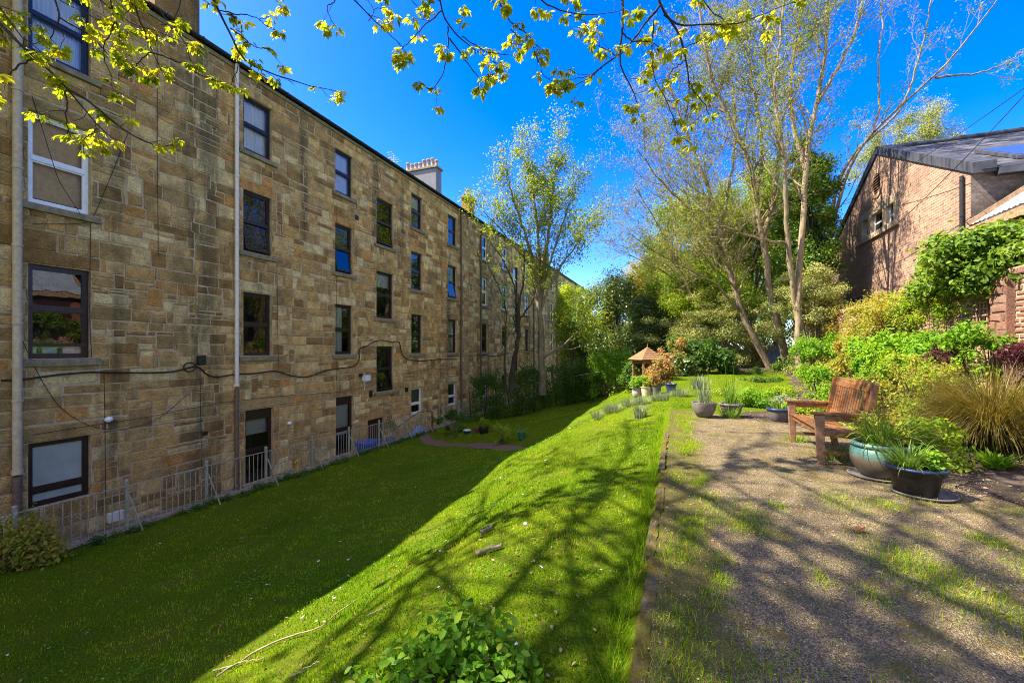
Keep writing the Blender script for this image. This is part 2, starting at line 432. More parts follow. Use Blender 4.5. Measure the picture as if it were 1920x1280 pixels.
class MB:
    def __init__(s): s.v = []; s.f = []; s.uv = []; s.r = []; s.sm = []
    def add(s, vs, fs, uvs=None, r=0.0, sm=False):
        o = len(s.v); s.v += [tuple(map(float, p)) for p in vs]; s.r += [r] * len(vs)
        for i, f in enumerate(fs):
            s.f.append([o + j for j in f]); s.sm.append(sm)
            s.uv.append(uvs[i] if uvs else [(0, 0)] * len(f))
    def box(s, a, b, **k):
        x0, y0, z0 = a; x1, y1, z1 = b
        s.add([(x0, y0, z0), (x1, y0, z0), (x1, y1, z0), (x0, y1, z0), (x0, y0, z1), (x1, y0, z1), (x1, y1, z1), (x0, y1, z1)],
              [(0, 3, 2, 1), (4, 5, 6, 7), (0, 1, 5, 4), (1, 2, 6, 5), (2, 3, 7, 6), (3, 0, 4, 7)], **k)
    def hexa(s, bot, top, **k):
        s.add(list(bot) + list(top), [(3, 2, 1, 0), (4, 5, 6, 7), (0, 1, 5, 4), (1, 2, 6, 5), (2, 3, 7, 6), (3, 0, 4, 7)], **k)
    def bar(s, p, q, w, h, up=(0, 0, 1), **k):
        p = Vector(p); q = Vector(q); d = (q - p).normalized(); up = Vector(up)
        sd = d.cross(up)
        if sd.length < 1e-4: sd = d.cross(Vector((0, 1, 0)))
        sd.normalize(); u = sd.cross(d).normalized()
        c = lambda c0: [c0 - sd * w / 2 - u * h / 2, c0 + sd * w / 2 - u * h / 2, c0 + sd * w / 2 + u * h / 2, c0 - sd * w / 2 + u * h / 2]
        s.hexa(c(p), c(q), **k)
    def tube(s, pts, rad, n=8, caps=True, **k):
        pts = [Vector(p) for p in pts]; m = len(pts)
        rad = [rad] * m if isinstance(rad, (int, float)) else rad
        vs = []; ref = None
        for i, p in enumerate(pts):
            d = (pts[min(i + 1, m - 1)] - pts[max(i - 1, 0)]).normalized()
            if ref is None: ref = Vector((0, 0, 1)) if abs(d.z) < .9 else Vector((1, 0, 0))
            a = d.cross(ref).normalized(); b2 = a.cross(d); ref = b2
            for j in range(n):
                t = 2 * math.pi * j / n
                vs.append(p + (a * math.cos(t) + b2 * math.sin(t)) * rad[i])
        fs = [(i * n + j, i * n + (j + 1) % n, (i + 1) * n + (j + 1) % n, (i + 1) * n + j) for i in range(m - 1) for j in range(n)]
        s.add(vs, fs, sm=True, **k)
        if caps:
            s.add(vs[:n], [tuple(range(n))[::-1]]); s.add(vs[-n:], [tuple(range(n))])
    def lathe(s, prof, c=(0, 0, 0), n=28, **k):
        vs = []; m = len(prof)
        for r, z in prof:
            for j in range(n):
                t = 2 * math.pi * j / n
                vs.append((c[0] + r * math.cos(t), c[1] + r * math.sin(t), c[2] + z))
        fs = [(i * n + j, i * n + (j + 1) % n, (i + 1) * n + (j + 1) % n, (i + 1) * n + j) for i in range(m - 1) for j in range(n)]
        s.add(vs, fs, sm=True, **k)
    def build(s, name, mat, parent=None, bevel=0):
        me = bpy.data.meshes.new(name); me.from_pydata(s.v, [], s.f)
        a = me.attributes.new('rnd', 'FLOAT', 'POINT'); a.data.foreach_set('value', np.array(s.r, np.float32))
        ul = me.uv_layers.new(name='UVMap')
        ul.data.foreach_set('uv', np.array([c for f in s.uv for p in f for c in p], np.float32))
        me.polygons.foreach_set('use_smooth', np.array(s.sm, bool))
        me.materials.append(mat); me.update()
        o = bpy.data.objects.new(name, me); COL.objects.link(o)
        if parent is not None: o.parent = parent
        if bevel:
            bv = o.modifiers.new('bevel', 'BEVEL'); bv.width = bevel; bv.segments = 2; bv.limit_method = 'ANGLE'; bv.angle_limit = R(40)
        return o

# ------------------------------------------------------------------ leaves
RH = (np.array([(0, 0, 0), (.32, .5, .06), (0, 1, -.06), (-.32, .5, .06)]), np.array([(0, 1, 2, 3)]))
LF = (np.array([(0, 0, 0), (.27, .3, .05), (.24, .68, .02), (0, 1, -.10), (-.24, .68, .02), (-.27, .3, .05)]), np.array([(0, 1, 2, 3), (0, 3, 4, 5)]))
def maple():
    tip = [(-100, .55), (-48, .85), (0, 1.0), (48, .85), (100, .55)]
    pts = [(0, 0, 0)]
    ring = []
    for i, (a, r) in enumerate(tip):
        t = R(a)
        for da, rr in ((-17, .72), (0, 1), (17, .72)):
            ring.append((math.sin(t + R(da)) * r * rr * .75, .25 + math.cos(t + R(da)) * r * rr * .75, -.24 * (r * rr) ** 2 + .10 * abs(math.sin(t + R(da))) * r * rr))
        if i < 4:
            t2 = R((a + tip[i + 1][0]) / 2); ring.append((math.sin(t2) * .30, .25 + math.cos(t2) * .30, .02))
    pts += ring
    fs = [(0, i, i + 1) for i in range(1, len(ring))]
    return np.array(pts), np.array(fs)
MP = maple()
MP2 = (MP[0].copy(), MP[1]); MP2[0][:, 0] *= .55; MP2[0][:, 2] -= .55 * (MP2[0][:, 1] - .1).clip(0) ** 2

def frames(nrm, spin=None):
    """rotation matrices whose local z is nrm"""
    n = nrm / np.maximum(np.linalg.norm(nrm, axis=1, keepdims=True), 1e-6)
    r = RNG.normal(size=n.shape)
    if spin is not None: r = spin
    y = r - n * np.sum(r * n, axis=1, keepdims=True)
    y /= np.maximum(np.linalg.norm(y, axis=1, keepdims=True), 1e-6)
    x = np.cross(y, n)
    return np.stack([x, y, n], axis=2)

def inst(name, tpl, pos, Rm, scl, mat, parent=None, rnd=None):
    tv, tf = tpl; n = len(pos); k = len(tv)
    V = np.einsum('nij,kj->nki', Rm, tv) * np.asarray(scl)[:, None, None] + pos[:, None, :]
    Fc = (tf[None] + (np.arange(n) * k)[:, None, None]).reshape(-1, tf.shape[1])
    if rnd is None: rnd = RNG.random(n)
    return raw(name, V.reshape(-1, 3), Fc, mat, parent, np.repeat(rnd, k))

def foliage(name, centres, radii, n, size, mat, parent=None, tpl=RH, shell=.55, up=.5, flat=1.0, inside=None):
    """leaves spread through a set of clumps; each clump is a fuzzy ball"""
    centres = np.asarray(centres, float); radii = np.asarray(radii, float)
    w = radii ** 2; idx = RNG.choice(len(centres), n, p=w / w.sum())
    d = RNG.normal(size=(n, 3)); d /= np.linalg.norm(d, axis=1, keepdims=True)
    rr = RNG.random(n) ** (1 - shell) * (1 + .25 * RNG.normal(size=n) * .6) * np.where(RNG.random(n) < .13, RNG.uniform(1, 1.55, n), 1)
    off = d * (rr * radii[idx])[:, None]; off[:, 2] *= flat
    pos = centres[idx] + off
    nr = d * .8 + RNG.normal(size=(n, 3)) * .55; nr[:, 2] += up
    sz = size * (.6 + .7 * RNG.random(n))
    cl = RNG.random(len(centres))
    rnd = np.clip(.55 * cl[idx] + .45 * RNG.random(n) + .12 * RNG.normal(size=n), 0, 1)
    keep = pos[:, 2] > H(pos[:, 0], pos[:, 1]) + .01
    if inside is not None: keep &= inside(pos)
    return inst(name, tpl, pos[keep], frames(nr[keep]), sz[keep], mat, parent, rnd[keep])

def clumps(c, r, n, rmin, rmax, squash=1.0, lo=-.55):
    """clump centres spread over an uneven ellipsoid"""
    out = []; rad = []
    ph = RNG.random(6) * 6
    while len(out) < n:
        d = RNG.normal(size=3); d /= np.linalg.norm(d)
        if d[2] < lo: continue
        k = (.45 + .5 * RNG.random()) * (1 + .16 * math.sin(3 * math.atan2(d[1], d[0]) + ph[0]) + .12 * math.sin(5 * d[2] + ph[1]))
        out.append((c[0] + d[0] * r[0] * k, c[1] + d[1] * r[1] * k, c[2] + d[2] * r[2] * k)); rad.append(rmin + (rmax - rmin) * RNG.random())
    return np.array(out), np.array(rad)

def tubes(name, polys, mat, parent=None, big=7, small=4, thr=.03):
    Vs = []; Fs = []; off = 0
    for pts, rad in polys:
        pts = np.asarray(pts, float); rad = np.asarray(rad, float); m = len(pts)
        n = big if rad[0] > thr else small if rad[0] > thr * .25 else 3
        d = np.gradient(pts, axis=0); d /= np.maximum(np.linalg.norm(d, axis=1, keepdims=True), 1e-9)
        ref = np.array([.31, .95, .05]); a = np.cross(d, ref); a /= np.maximum(np.linalg.norm(a, axis=1, keepdims=True), 1e-6); b2 = np.cross(a, d)
        t = np.arange(n) * 2 * math.pi / n
        V = pts[:, None] + rad[:, None, None] * (a[:, None] * np.cos(t)[None, :, None] + b2[:, None] * np.sin(t)[None, :, None])
        i = np.arange(m - 1)[:, None] * n; j = np.arange(n)[None]; j2 = (j + 1) % n
        Fs.append((np.stack([i + j, i + j2, i + n + j2, i + n + j], -1)).reshape(-1, 4) + off)
        Vs.append(V.reshape(-1, 3)); off += m * n
    return raw(name, np.concatenate(Vs), np.concatenate(Fs), mat, parent, smooth_=True)

def resample(pts, n):
    pts = np.asarray(pts, float)
    t = np.r_[0, np.cumsum(np.linalg.norm(np.diff(pts, axis=0), axis=1))]
    # Catmull-like smoothing through the points
    q = np.linspace(0, t[-1], n)
    out = np.stack([np.interp(q, t, pts[:, i]) for i in range(3)], 1)
    for _ in range(2):
        out[1:-1] = .25 * out[:-2] + .5 * out[1:-1] + .25 * out[2:]
    return out

def grow(p, d, L, r, lev, out, tips, wig=.16, up=.10, kids=(5, 4, 3), ang=.75, shrink=.55, seg=5):
    """one limb and, recursively, its side limbs"""
    d = np.array(d, float); d /= np.linalg.norm(d)
    pts = [np.array(p, float)]; dirs = [d]
    for i in range(seg):
        d = d + RNG.normal(size=3) * wig + np.array([0, 0, up]); d /= np.linalg.norm(d)
        pts.append(pts[-1] + d * L / seg); dirs.append(d)
    rad = np.linspace(r, max(r * .4, .0035), seg + 1)
    out.append((pts, rad))
    if lev <= 0:
        tips.append((pts[-1], d)); tips.append((pts[-2], d)); return
    tips.append((pts[-1], d))
    for k in range(kids[-lev] if lev <= len(kids) else kids[0]):
        i = random.randint(1, seg); 
        s = RNG.normal(size=3); s -= dirs[i] * s.dot(dirs[i]); s /= np.linalg.norm(s)
        a = ang * (.6 + .6 * random.random())
        nd = dirs[i] * math.cos(a) + s * math.sin(a)
        grow(pts[i], nd, L * shrink * (.7 + .6 * random.random()), max(rad[i] * .55, .004), lev - 1, out, tips, wig, up, kids, ang, shrink, max(3, seg - 1))

def tips_leaves(name, tips, per, size, spread, mat, parent, tpl=RH, droop=-.2):
    p = np.array([t[0] for t in tips]); n = len(p)
    idx = np.repeat(np.arange(n), per)
    k = RNG.random(len(idx)) < .85; idx = idx[k]
    pos = p[idx] + RNG.normal(size=(len(idx), 3)) * spread
    nr = RNG.normal(size=(len(idx), 3)); nr[:, 2] += .8
    out = RNG.normal(size=(len(idx), 3)); out[:, 2] += droop
    return inst(name, tpl, pos, frames(nr, out), size * (.6 + .8 * RNG.random(len(idx))), mat, parent, np.clip(np.repeat(RNG.random(n), 1)[idx] * .6 + .4 * RNG.random(len(idx)), 0, 1))

def blades(name, pos, az, L, lean, w, curl, mat, parent=None, rnd=None, seg=5):
    """long arching blades: pos (n,3), azimuth, length, lean from vertical at the base, width, extra bend over the length"""
    n = len(pos); t = np.linspace(0, 1, seg + 1)
    ang = lean[:, None] + curl[:, None] * t[None] ** 1.3
    ds = L[:, None] / seg
    hx = np.concatenate([np.zeros((n, 1)), np.cumsum(np.sin(ang[:, :-1]) * ds, 1)], 1)
    hv = np.concatenate([np.zeros((n, 1)), np.cumsum(np.cos(ang[:, :-1]) * ds, 1)], 1)
    dx, dy = np.cos(az), np.sin(az)
    c = np.stack([pos[:, 0:1] + hx * dx[:, None], pos[:, 1:2] + hx * dy[:, None], pos[:, 2:3] + hv], -1)
    tw = (1 - t ** 2 * .92)[None, :] * w[:, None] * .5
    side = np.stack([-dy, dx, np.zeros(n)], -1)[:, None] * tw[..., None]
    V = np.stack([c - side, c + side], 2).reshape(n, -1, 3)
    base = np.arange(seg)[:, None] * 2 + np.array([0, 1, 3, 2])[None]
    Fc = (base[None] + (np.arange(n) * (2 * (seg + 1)))[:, None, None]).reshape(-1, 4)
    if rnd is None: rnd = RNG.random(n)
    return raw(name, V.reshape(-1, 3), Fc, mat, parent, np.repeat(rnd, 2 * (seg + 1)))
# ================================================================== GROUND
def grid_lines(segs):
    out = [segs[0][0]]
    for a, b, st in segs:
        n = max(1, int(round((b - a) / st)))
        out += [a + (b - a) * (i + 1) / n for i in range(n)]
    return np.array(out)

gx = grid_lines([(-400, -60, 60), (-60, -14, 6), (-14, -11.9, .35), (-11.9, -11.5, .04), (-11.5, -1.2, .16), (-1.2, .2, .05), (.2, 8, .25), (8, 20, 1.5), (20, 400, 40)])
gy = grid_lines([(-60, -6, 6), (-6, 0, .4), (0, 20, .14), (20, 40, .4), (40, 70, 3), (70, 400, 40)])
def sheet(name, X, Y, mat, dz=0.0, kind='structure'):
    Z = H(X, Y) + dz
    ny, nx = X.shape
    i = np.arange(ny - 1)[:, None] * nx; j = np.arange(nx - 1)[None]
    Fc = np.stack([i + j, i + j + 1, i + nx + j + 1, i + nx + j], -1).reshape(-1, 4)
    o = raw(name, np.stack([X, Y, Z], -1).reshape(-1, 3), Fc, mat, smooth_=True)
    return tag(o, kind=kind)
XX, YY = np.meshgrid(gx, gy)
sheet('lawn', XX, YY, M['lawn'])

def strip(name, ys, xl, xr, n, mat, dz):
    u = np.linspace(0, 1, n)[None]
    X = xl[:, None] * (1 - u) + xr[:, None] * u
    Y = np.repeat(ys[:, None], n, 1)
    return sheet(name, X, Y, mat, dz)
ys = np.linspace(-3, 10.35, 140)
def gravel_right(y):
    return np.interp(y, [-3, 4.0, 4.7, 5.6, 6.4, 7.6, 8.6, 9.4, 10.0, 10.35], [7, 5.2, 3.1, 2.75, 2.8, 2.8, 2.4, 1.7, 1.0, .6]) + .10 * np.sin(y * 4.3) + .06 * np.sin(y * 9.7)
strip('gravel_terrace', ys, np.full_like(ys, -.13) + .006 * np.sin(ys * 5.3) + .02 * np.sin(ys * 13.1), gravel_right(ys), 40, M['gravel'], .012)
ys = np.linspace(2.5, 30, 180)
def bed_left(y):
    return np.interp(y, [2.5, 4, 5, 7, 8.6, 9.6, 10.6, 11.5, 13, 15, 18, 21, 22.5, 24, 30], [6.5, 4.8, 2.5, 2.3, 1.9, 1.2, 1.3, 2.4, 2.9, 3.2, 3.8, 4.2, 2.5, -1.5, -2]) + .08 * np.sin(y * 5.1) + .05 * np.sin(y * 11)
strip('garden_bed', ys, bed_left(ys), np.full_like(ys, 7.4), 60, M['soil'], .004)

# red gravel path winding down from the terrace to the yard gate
pp = resample(np.c_[PATH, np.zeros(len(PATH))][:7], 60)[:, :2]
tg = np.gradient(pp, axis=0); tg /= np.linalg.norm(tg, axis=1, keepdims=True)
nn_ = np.c_[-tg[:, 1], tg[:, 0]]
u = np.linspace(-1, 1, 9)
wd = (.42 + .07 * np.sin(np.arange(60) * .8)) * np.interp(np.arange(60), [0, 48, 59], [1, .9, .25])
X = pp[:, 0:1] + nn_[:, 0:1] * u[None] * wd[:, None]; Y = pp[:, 1:2] + nn_[:, 1:2] * u[None] * wd[:, None]
sheet('garden_path', X, Y, M['redgravel'], .015)
# yard paving along the wall foot
strip('yard_paving', np.linspace(-14, 60, 60), np.full(60, XF + .005), np.full(60, -11.78), 5, M['concrete'], .012)

# kerb of old stones between lawn and terrace
mb = MB(); y = -2.6
k = 0
while y < 10.2:
    L = .55 + .5 * random.random(); y1 = min(y + L, 10.3)
    n = max(2, int((y1 - y) / .06)); cross = [(-.205, -.45), (-.202, -.03), (-.196, -.004), (-.185, .001), (-.17, .003), (-.15, .003), (-.13, .002), (-.12, -.2)]
    ox, oz, rz = random.uniform(-.018, .018), random.uniform(-.012, .012), random.uniform(-.02, .02)
    vs = []
    for i in range(n + 1):
        t = i / n; yy = y + .006 + (y1 - y - .012) * t
        for q, (cx_, cz_) in enumerate(cross):
            e = .008 if i in (0, n) and 1 < q < 6 else 0
            vs.append((cx_ + ox + rz * (t - .5) + random.uniform(-.006, .006), yy, cz_ + oz - e + random.uniform(-.006, .006)))
    c = len(cross)
    fs = [(i * c + q, i * c + q + 1, (i + 1) * c + q + 1, (i + 1) * c + q) for i in range(n) for q in range(c - 1)]
    fs += [tuple(range(c)), tuple(n * c + q for q in range(c))[::-1]]
    mb.add(vs, fs, sm=False); y = y1
tag(mb.build('kerb', M['kerb']), kind='structure')
mb = MB()
for (px, py, w, h) in ((1216, 786, .42, .07), (1200, 792, .25, .06), (1092, 806, .35, .10), (1075, 808, .22, .08), (1120, 803, .2, .07)):
    pass

# ================================================================== MASONRY
def subtract(rects, hole):
    hu0, hu1, hv0, hv1 = hole; out = []
    for (a, b, c, d) in rects:
        if a >= hu1 or b <= hu0 or c >= hv1 or d <= hv0: out.append((a, b, c, d)); continue
        if a < hu0: out.append((a, hu0, c, d))
        if b > hu1: out.append((hu1, b, c, d))
        u0, u1 = max(a, hu0), min(b, hu1)
        if c < hv0: out.append((u0, u1, c, hv0))
        if d > hv1: out.append((u0, u1, hv1, d))
    return out

def masonry(u0, u1, v0, v1, holes, ch, cw, snap, snek, T, mb, gap=.010, jit=.020, proud=.020, big=()):
    v = v0
    rects = []
    lines = sorted(set([v0, v1] + [s for s in snap if v0 < s < v1]))
    bands = []
    for a, b in zip(lines[:-1], lines[1:]):
        n = max(1, int(round((b - a) / ((ch[0] + ch[1]) / 2))))
        ws = [ch[0] + (ch[1] - ch[0]) * random.random() for _ in range(n)]; k = (b - a) / sum(ws); c = a
        for w in ws: bands.append((c, c + w * k)); c += w * k
    for (a, b) in bands:
        u = u0 - random.random() * cw[1]
        while u < u1:
            w = cw[0] + (cw[1] - cw[0]) * random.random() ** 1.3
            p, q = max(u, u0), min(u + w, u1)
            if q - p > .03:
                if snek and random.random() < snek and b - a > .2:
                    s = a + (b - a) * random.uniform(.35, .65)
                    if random.random() < .5: rects += [(p, q, a, s), (p, q, s, b)]
                    else:
                        m_ = p + (q - p) * random.uniform(.3, .7)
                        rects += [(p, q, a, s), (p, m_, s, b), (m_, q, s, b)]
                else: rects.append((p, q, a, b))
            u += w
    for h in list(holes) + list(big): rects = subtract(rects, h)
    rects += list(big)
    for (a, b, c, d) in rects:
        if b - a < .035 or d - c < .035: continue
        g = gap * random.uniform(.6, 1.5); e = random.uniform(.010, .026); pr = random.uniform(.002, proud)
        e = min(e, (b - a) * .2, (d - c) * .2)
        J = lambda: random.uniform(-jit, jit) * min(1, (d - c) / .15)
        r = random.random()
        o4 = [(a + g, c + g), (b - g, c + g), (b - g, d - g), (a + g, d - g)]
        o4 = [(p + J() * .6, q + J() * .6) for p, q in o4]
        cu, cv = (a + b) / 2, (c + d) / 2
        i4 = [(p + (e if p < cu else -e) + J() * .4, q + (e if q < cv else -e) + J() * .4) for p, q in o4]
        vs = [T(p, q, -.014) for p, q in o4] + [T(p, q, pr + random.uniform(-.005, .005)) for p, q in i4] + [T(cu, cv, pr + random.uniform(0, .008))]
        mb.add(vs, [(0, 1, 5, 4), (1, 2, 6, 5), (2, 3, 7, 6), (3, 0, 4, 7), (4, 5, 8), (5, 6, 8), (6, 7, 8), (7, 4, 8)], r=r)

TF = lambda u, v, d: (XF + d, u, v)

# window table: first side, last side, bottom, top, style
ROW = [(7.83, 9.60), (4.57, 6.55), (1.20, 3.25), (-2.03, -.62)]
STAIR = [(6.31, 8.45), (2.87, 5.05), (-.57, 1.54)]
near_w = []
def colm(L, s0, s1, styles, rows=ROW):
    for (z0, z1), st in zip(rows, styles):
        if st: L.append((s0, s1, z0, z1, st))
colm(near_w, -6.2, -5.1, ['curtain', 'dark', 'dark', 'dark'])
colm(near_w, -1.4, -.35, ['dark', 'dark', 'curtain', 'dark'])
colm(near_w, 4.77, 5.82, ['curtain_black', 'white_tan', 'dark_low', 'frosted'])
colm(near_w, 9.62, 10.65, ['curtain_black', 'tilt', 'dark', None])
near_w.append((9.69, 10.71, -2.95, -.57, 'tall_blind_half'))
colm(near_w, 13.55, 14.55, ['curtain_black', 'tilt', 'half_curtain', None])
near_w.append((13.6, 14.6, -2.95, -.56, 'tall_blind'))
colm(near_w, 16.1, 17.36, ['tilt', 'dark', 'tilt'], STAIR)
near_w.append((15.5, 16.62, -2.95, -1.78, 'cellar_door'))
colm(near_w, 18.86, 19.89, ['dark', 'dark', 'dark', 'white_blind'])
colm(near_w, 22.7, 23.77, ['dark', 'tilt', 'curtain', 'white_blind'])
far_w = []
colm(far_w, 27.4, 28.45, ['white', 'pale', 'dark', 'white'])
colm(far_w, 31.2, 32.4, ['white', 'pale', 'dark', 'dark'])
colm(far_w, 33.7, 34.9, ['curtain', 'dark', 'dark'], STAIR)
for s in (36.6, 40.4, 45.2, 49.1):
    colm(far_w, s, s + 1.1, [random.choice(['dark', 'pale', 'curtain', 'white']) for _ in range(4)])
colm(far_w, 51.7, 52.9, ['dark', 'dark', 'dark'], STAIR)
for s in (54.6, 58.4, 62.6):
    colm(far_w, s, s + 1.1, [random.choice(['dark', 'dark', 'curtain', 'white']) for _ in range(4)])

def window(root, s0, s1, z0, z1, st):
    door = st in ('cellar_door',)
    tall = st.startswith('tall')
    fm = M['frame_white'] if st in ('white', 'white_tan', 'white_blind', 'pale') else M['frame_black'] if st == 'curtain_black' else M['frame_dark']
    xo = XF - .11; t = .065; b = .075
    mb = MB()
    if door:
        mb.box((xo - .05, s0 + .003, z0), (xo, s1 - .003, z1 - .003))
        for i in range(5):
            y0 = s0 + .08 + (s1 - s0 - .16) * i / 5; mb.box((xo, y0, z0 + .08), (xo + .018, y0 + (s1 - s0 - .16) / 5 - .015, z1 - .09))
        d = mb.build('door', M['door'], root)
        h = MB(); h.tube([(xo + .02, s0 + .14, z0 + .55), (xo + .07, s0 + .14, z0 + .55), (xo + .07, s0 + .24, z0 + .55)], .012); h.build('handle', M['iron'], d)
        return
    e = .003
    def ring(mb, x0, x1, y0, y1, a, c, w):
        mb.box((x0, y0, a), (x1, y0 + w, c)); mb.box((x0, y1 - w, a), (x1, y1, c))
        mb.box((x0 + .002, y0 + w, a), (x1 - .002, y1 - w, a + w)); mb.box((x0 + .002, y0 + w, c - w), (x1 - .002, y1 - w, c))
    ring(mb, xo - t, xo, s0 + e, s1 - e, z0 + e, z1 - e, b)
    zm = (z0 + z1) / 2 if not tall else z0 + 1.02
    if st == 'frosted': zm = z0 + .36
    if st == 'dark_low': zm = z0 + 1.1
    if st == 'white_blind': zm = z0 + .55
    mb.box((xo - t + .004, s0 + b, zm - .045), (xo + .012, s1 - b, zm + .045))
    if st == 'dark_low': mb.box((xo - t + .004, s0 + b, z0 + .27), (xo + .008, s1 - b, z0 + .34))
    if tall: mb.box((xo - t + .004, s0 + b, z1 - .34), (xo + .008, s1 - b, z1 - b))
    ix = xo - t + .02
    sash = .035
    ring(mb, ix - .01, xo - .012, s0 + b, s1 - b, zm + .045, z1 - b, sash)
    if st != 'tilt': ring(mb, ix - .01, xo - .012, s0 + b, s1 - b, z0 + b, zm - .045, sash)
    w = mb.build('window', fm, root)
    pane = lambda za, zb: [(ix, s0 + b + .01, za), (ix, s1 - b - .01, za), (ix, s1 - b - .01, zb), (ix, s0 + b + .01, zb)]
    g = MB(); g.add(pane(zm + .03, z1 - b - .01), [(0, 1, 2, 3)])
    g.build('pane', M['oldglass'] if st == 'white_tan' else M['glass'] if st != 'frosted' else M['frosted'], w)
    g = MB()
    if st == 'tilt':
        tl = R(9); h = zm - .045 - z0 - b; x1 = ix + math.sin(tl) * h; zb = zm - .04 - math.cos(tl) * h
        g.add([(x1, s0 + b + .03, zb), (x1, s1 - b - .03, zb), (ix, s1 - b - .03, zm - .04), (ix, s0 + b + .03, zm - .04)], [(0, 1, 2, 3)])
        pn = g.build('pane', M['glass'], w)
        sh = MB()
        for ya, yb in ((s0 + b + .01, s0 + b + .06), (s1 - b - .06, s1 - b - .01)):
            sh.hexa([(x1 - .03, ya, zb), (x1 + .02, ya, zb), (x1 + .02, yb, zb), (x1 - .03, yb, zb)], [(ix - .03, ya, zm - .05), (ix + .02, ya, zm - .05), (ix + .02, yb, zm - .05), (ix - .03, yb, zm - .05)])
        sh.box((x1 - .03, s0 + b + .06, zb - .02), (x1 + .02, s1 - b - .06, zb + .045))
        sh.build('opened_sash', fm, w)
    else:
        g.add(pane(z0 + b + .01, zm - .03), [(0, 1, 2, 3)])
        g.build('pane', M['oldglass'] if st == 'white_tan' else M['glass'] if st != 'frosted' else M['frosted'], w)
    # what hangs inside
    xi = ix - .10
    def cloth(name, ya, yb, za, zb, mat, amp):
        c = MB(); n = 40 if amp else 2; vs = []
        for i in range(n + 1):
            yy = ya + (yb - ya) * i / n; dx = amp * math.sin(i * 1.9) + amp * .5 * math.sin(i * .8)
            vs += [(xi + dx, yy, za), (xi + dx, yy, zb)]
        c.add(vs, [(2 * i, 2 * i + 2, 2 * i + 3, 2 * i + 1) for i in range(n)], sm=bool(amp)); c.build(name, mat, w)
    A, B = s0 + .05, s1 - .05
    if st == 'dark' and random.random() < .3: cloth('blind', A, B, z1 - random.uniform(.35, .8), z1 - .05, M['blind'], 0)
    if st in ('curtain', 'curtain_black'): cloth('curtain', A, B, z0 + .05, z1 - .05, M['curtain'], .025)
    if st == 'half_curtain': cloth('curtain', A, A + .55, z0 + .05, z1 - .05, M['blind'], .03)
    if st == 'white_tan': cloth('blind', A, B, z0 + .16, z1 - .05, M['blind_tan'], 0)
    if st == 'white_blind': cloth('blind', A, B, zm, z1 - .05, M['frosted'], 0)
    if st == 'pale': cloth('curtain', A, B, z0 + .4, z1 - .05, M['frosted'], .015)
    if st == 'tall_blind_half': cloth('blind', A, B, z1 - .85, z1 - .3, M['blind'], 0)
    if st == 'tall_blind': cloth('blind', A, B, zm - .25, z1 - .3, M['curtain'], 0)
    if st == 'dark_low': cloth('frosted_strip', A, B, z0 + .06, z0 + .26, M['curtain'], 0)
    # stone sill
    if not tall and st not in ('frosted', 'white_blind'):
        q = MB(); lo, hi = s0 - .17, s1 + .17
        q.hexa([(XF - .11, lo, z0 - .17), (XF + .085, lo, z0 - .17), (XF + .085, hi, z0 - .17), (XF - .11, hi, z0 - .17)],
               [(XF - .11, lo, z0 + .004), (XF + .075, lo, z0 - .03), (XF + .075, hi, z0 - .03), (XF - .11, hi, z0 + .004)])
        q.build('sill', M['sill'], w, bevel=.012)
        if st == 'dark_low' or (st == 'dark' and random.random() < .35):
            for _ in range(random.randint(2, 4)):
                f = MB(); yy = random.uniform(s0 + .15, s1 - .15)
                f.lathe([(.03, z0 + .06), (.045, z0 + .13), (.035, z0 + .17), (.05, z0 + .2), (.001, z0 + .26)], (xi + .02, yy, 0), 10)
                f.build('ornament', M['pipe_brown'], w)

def pipe(root, s, segs, r, x=XF + .10):
    """segs: list of (z_top, z_bottom, material)"""
    for zt, zb, mt in segs:
        q = MB(); q.tube([(x, s, zb), (x, s, zt)], r, 12)
        z = zt - .25
        while z > zb:
            q.tube([(x, s, z - .02), (x, s, z + .02)], r * 1.22, 12); z -= 1.62
        q.tube([(x, s, zb), (x, s, zb + .10)], r * 1.25, 12)
        q.build('downpipe', mt, root)

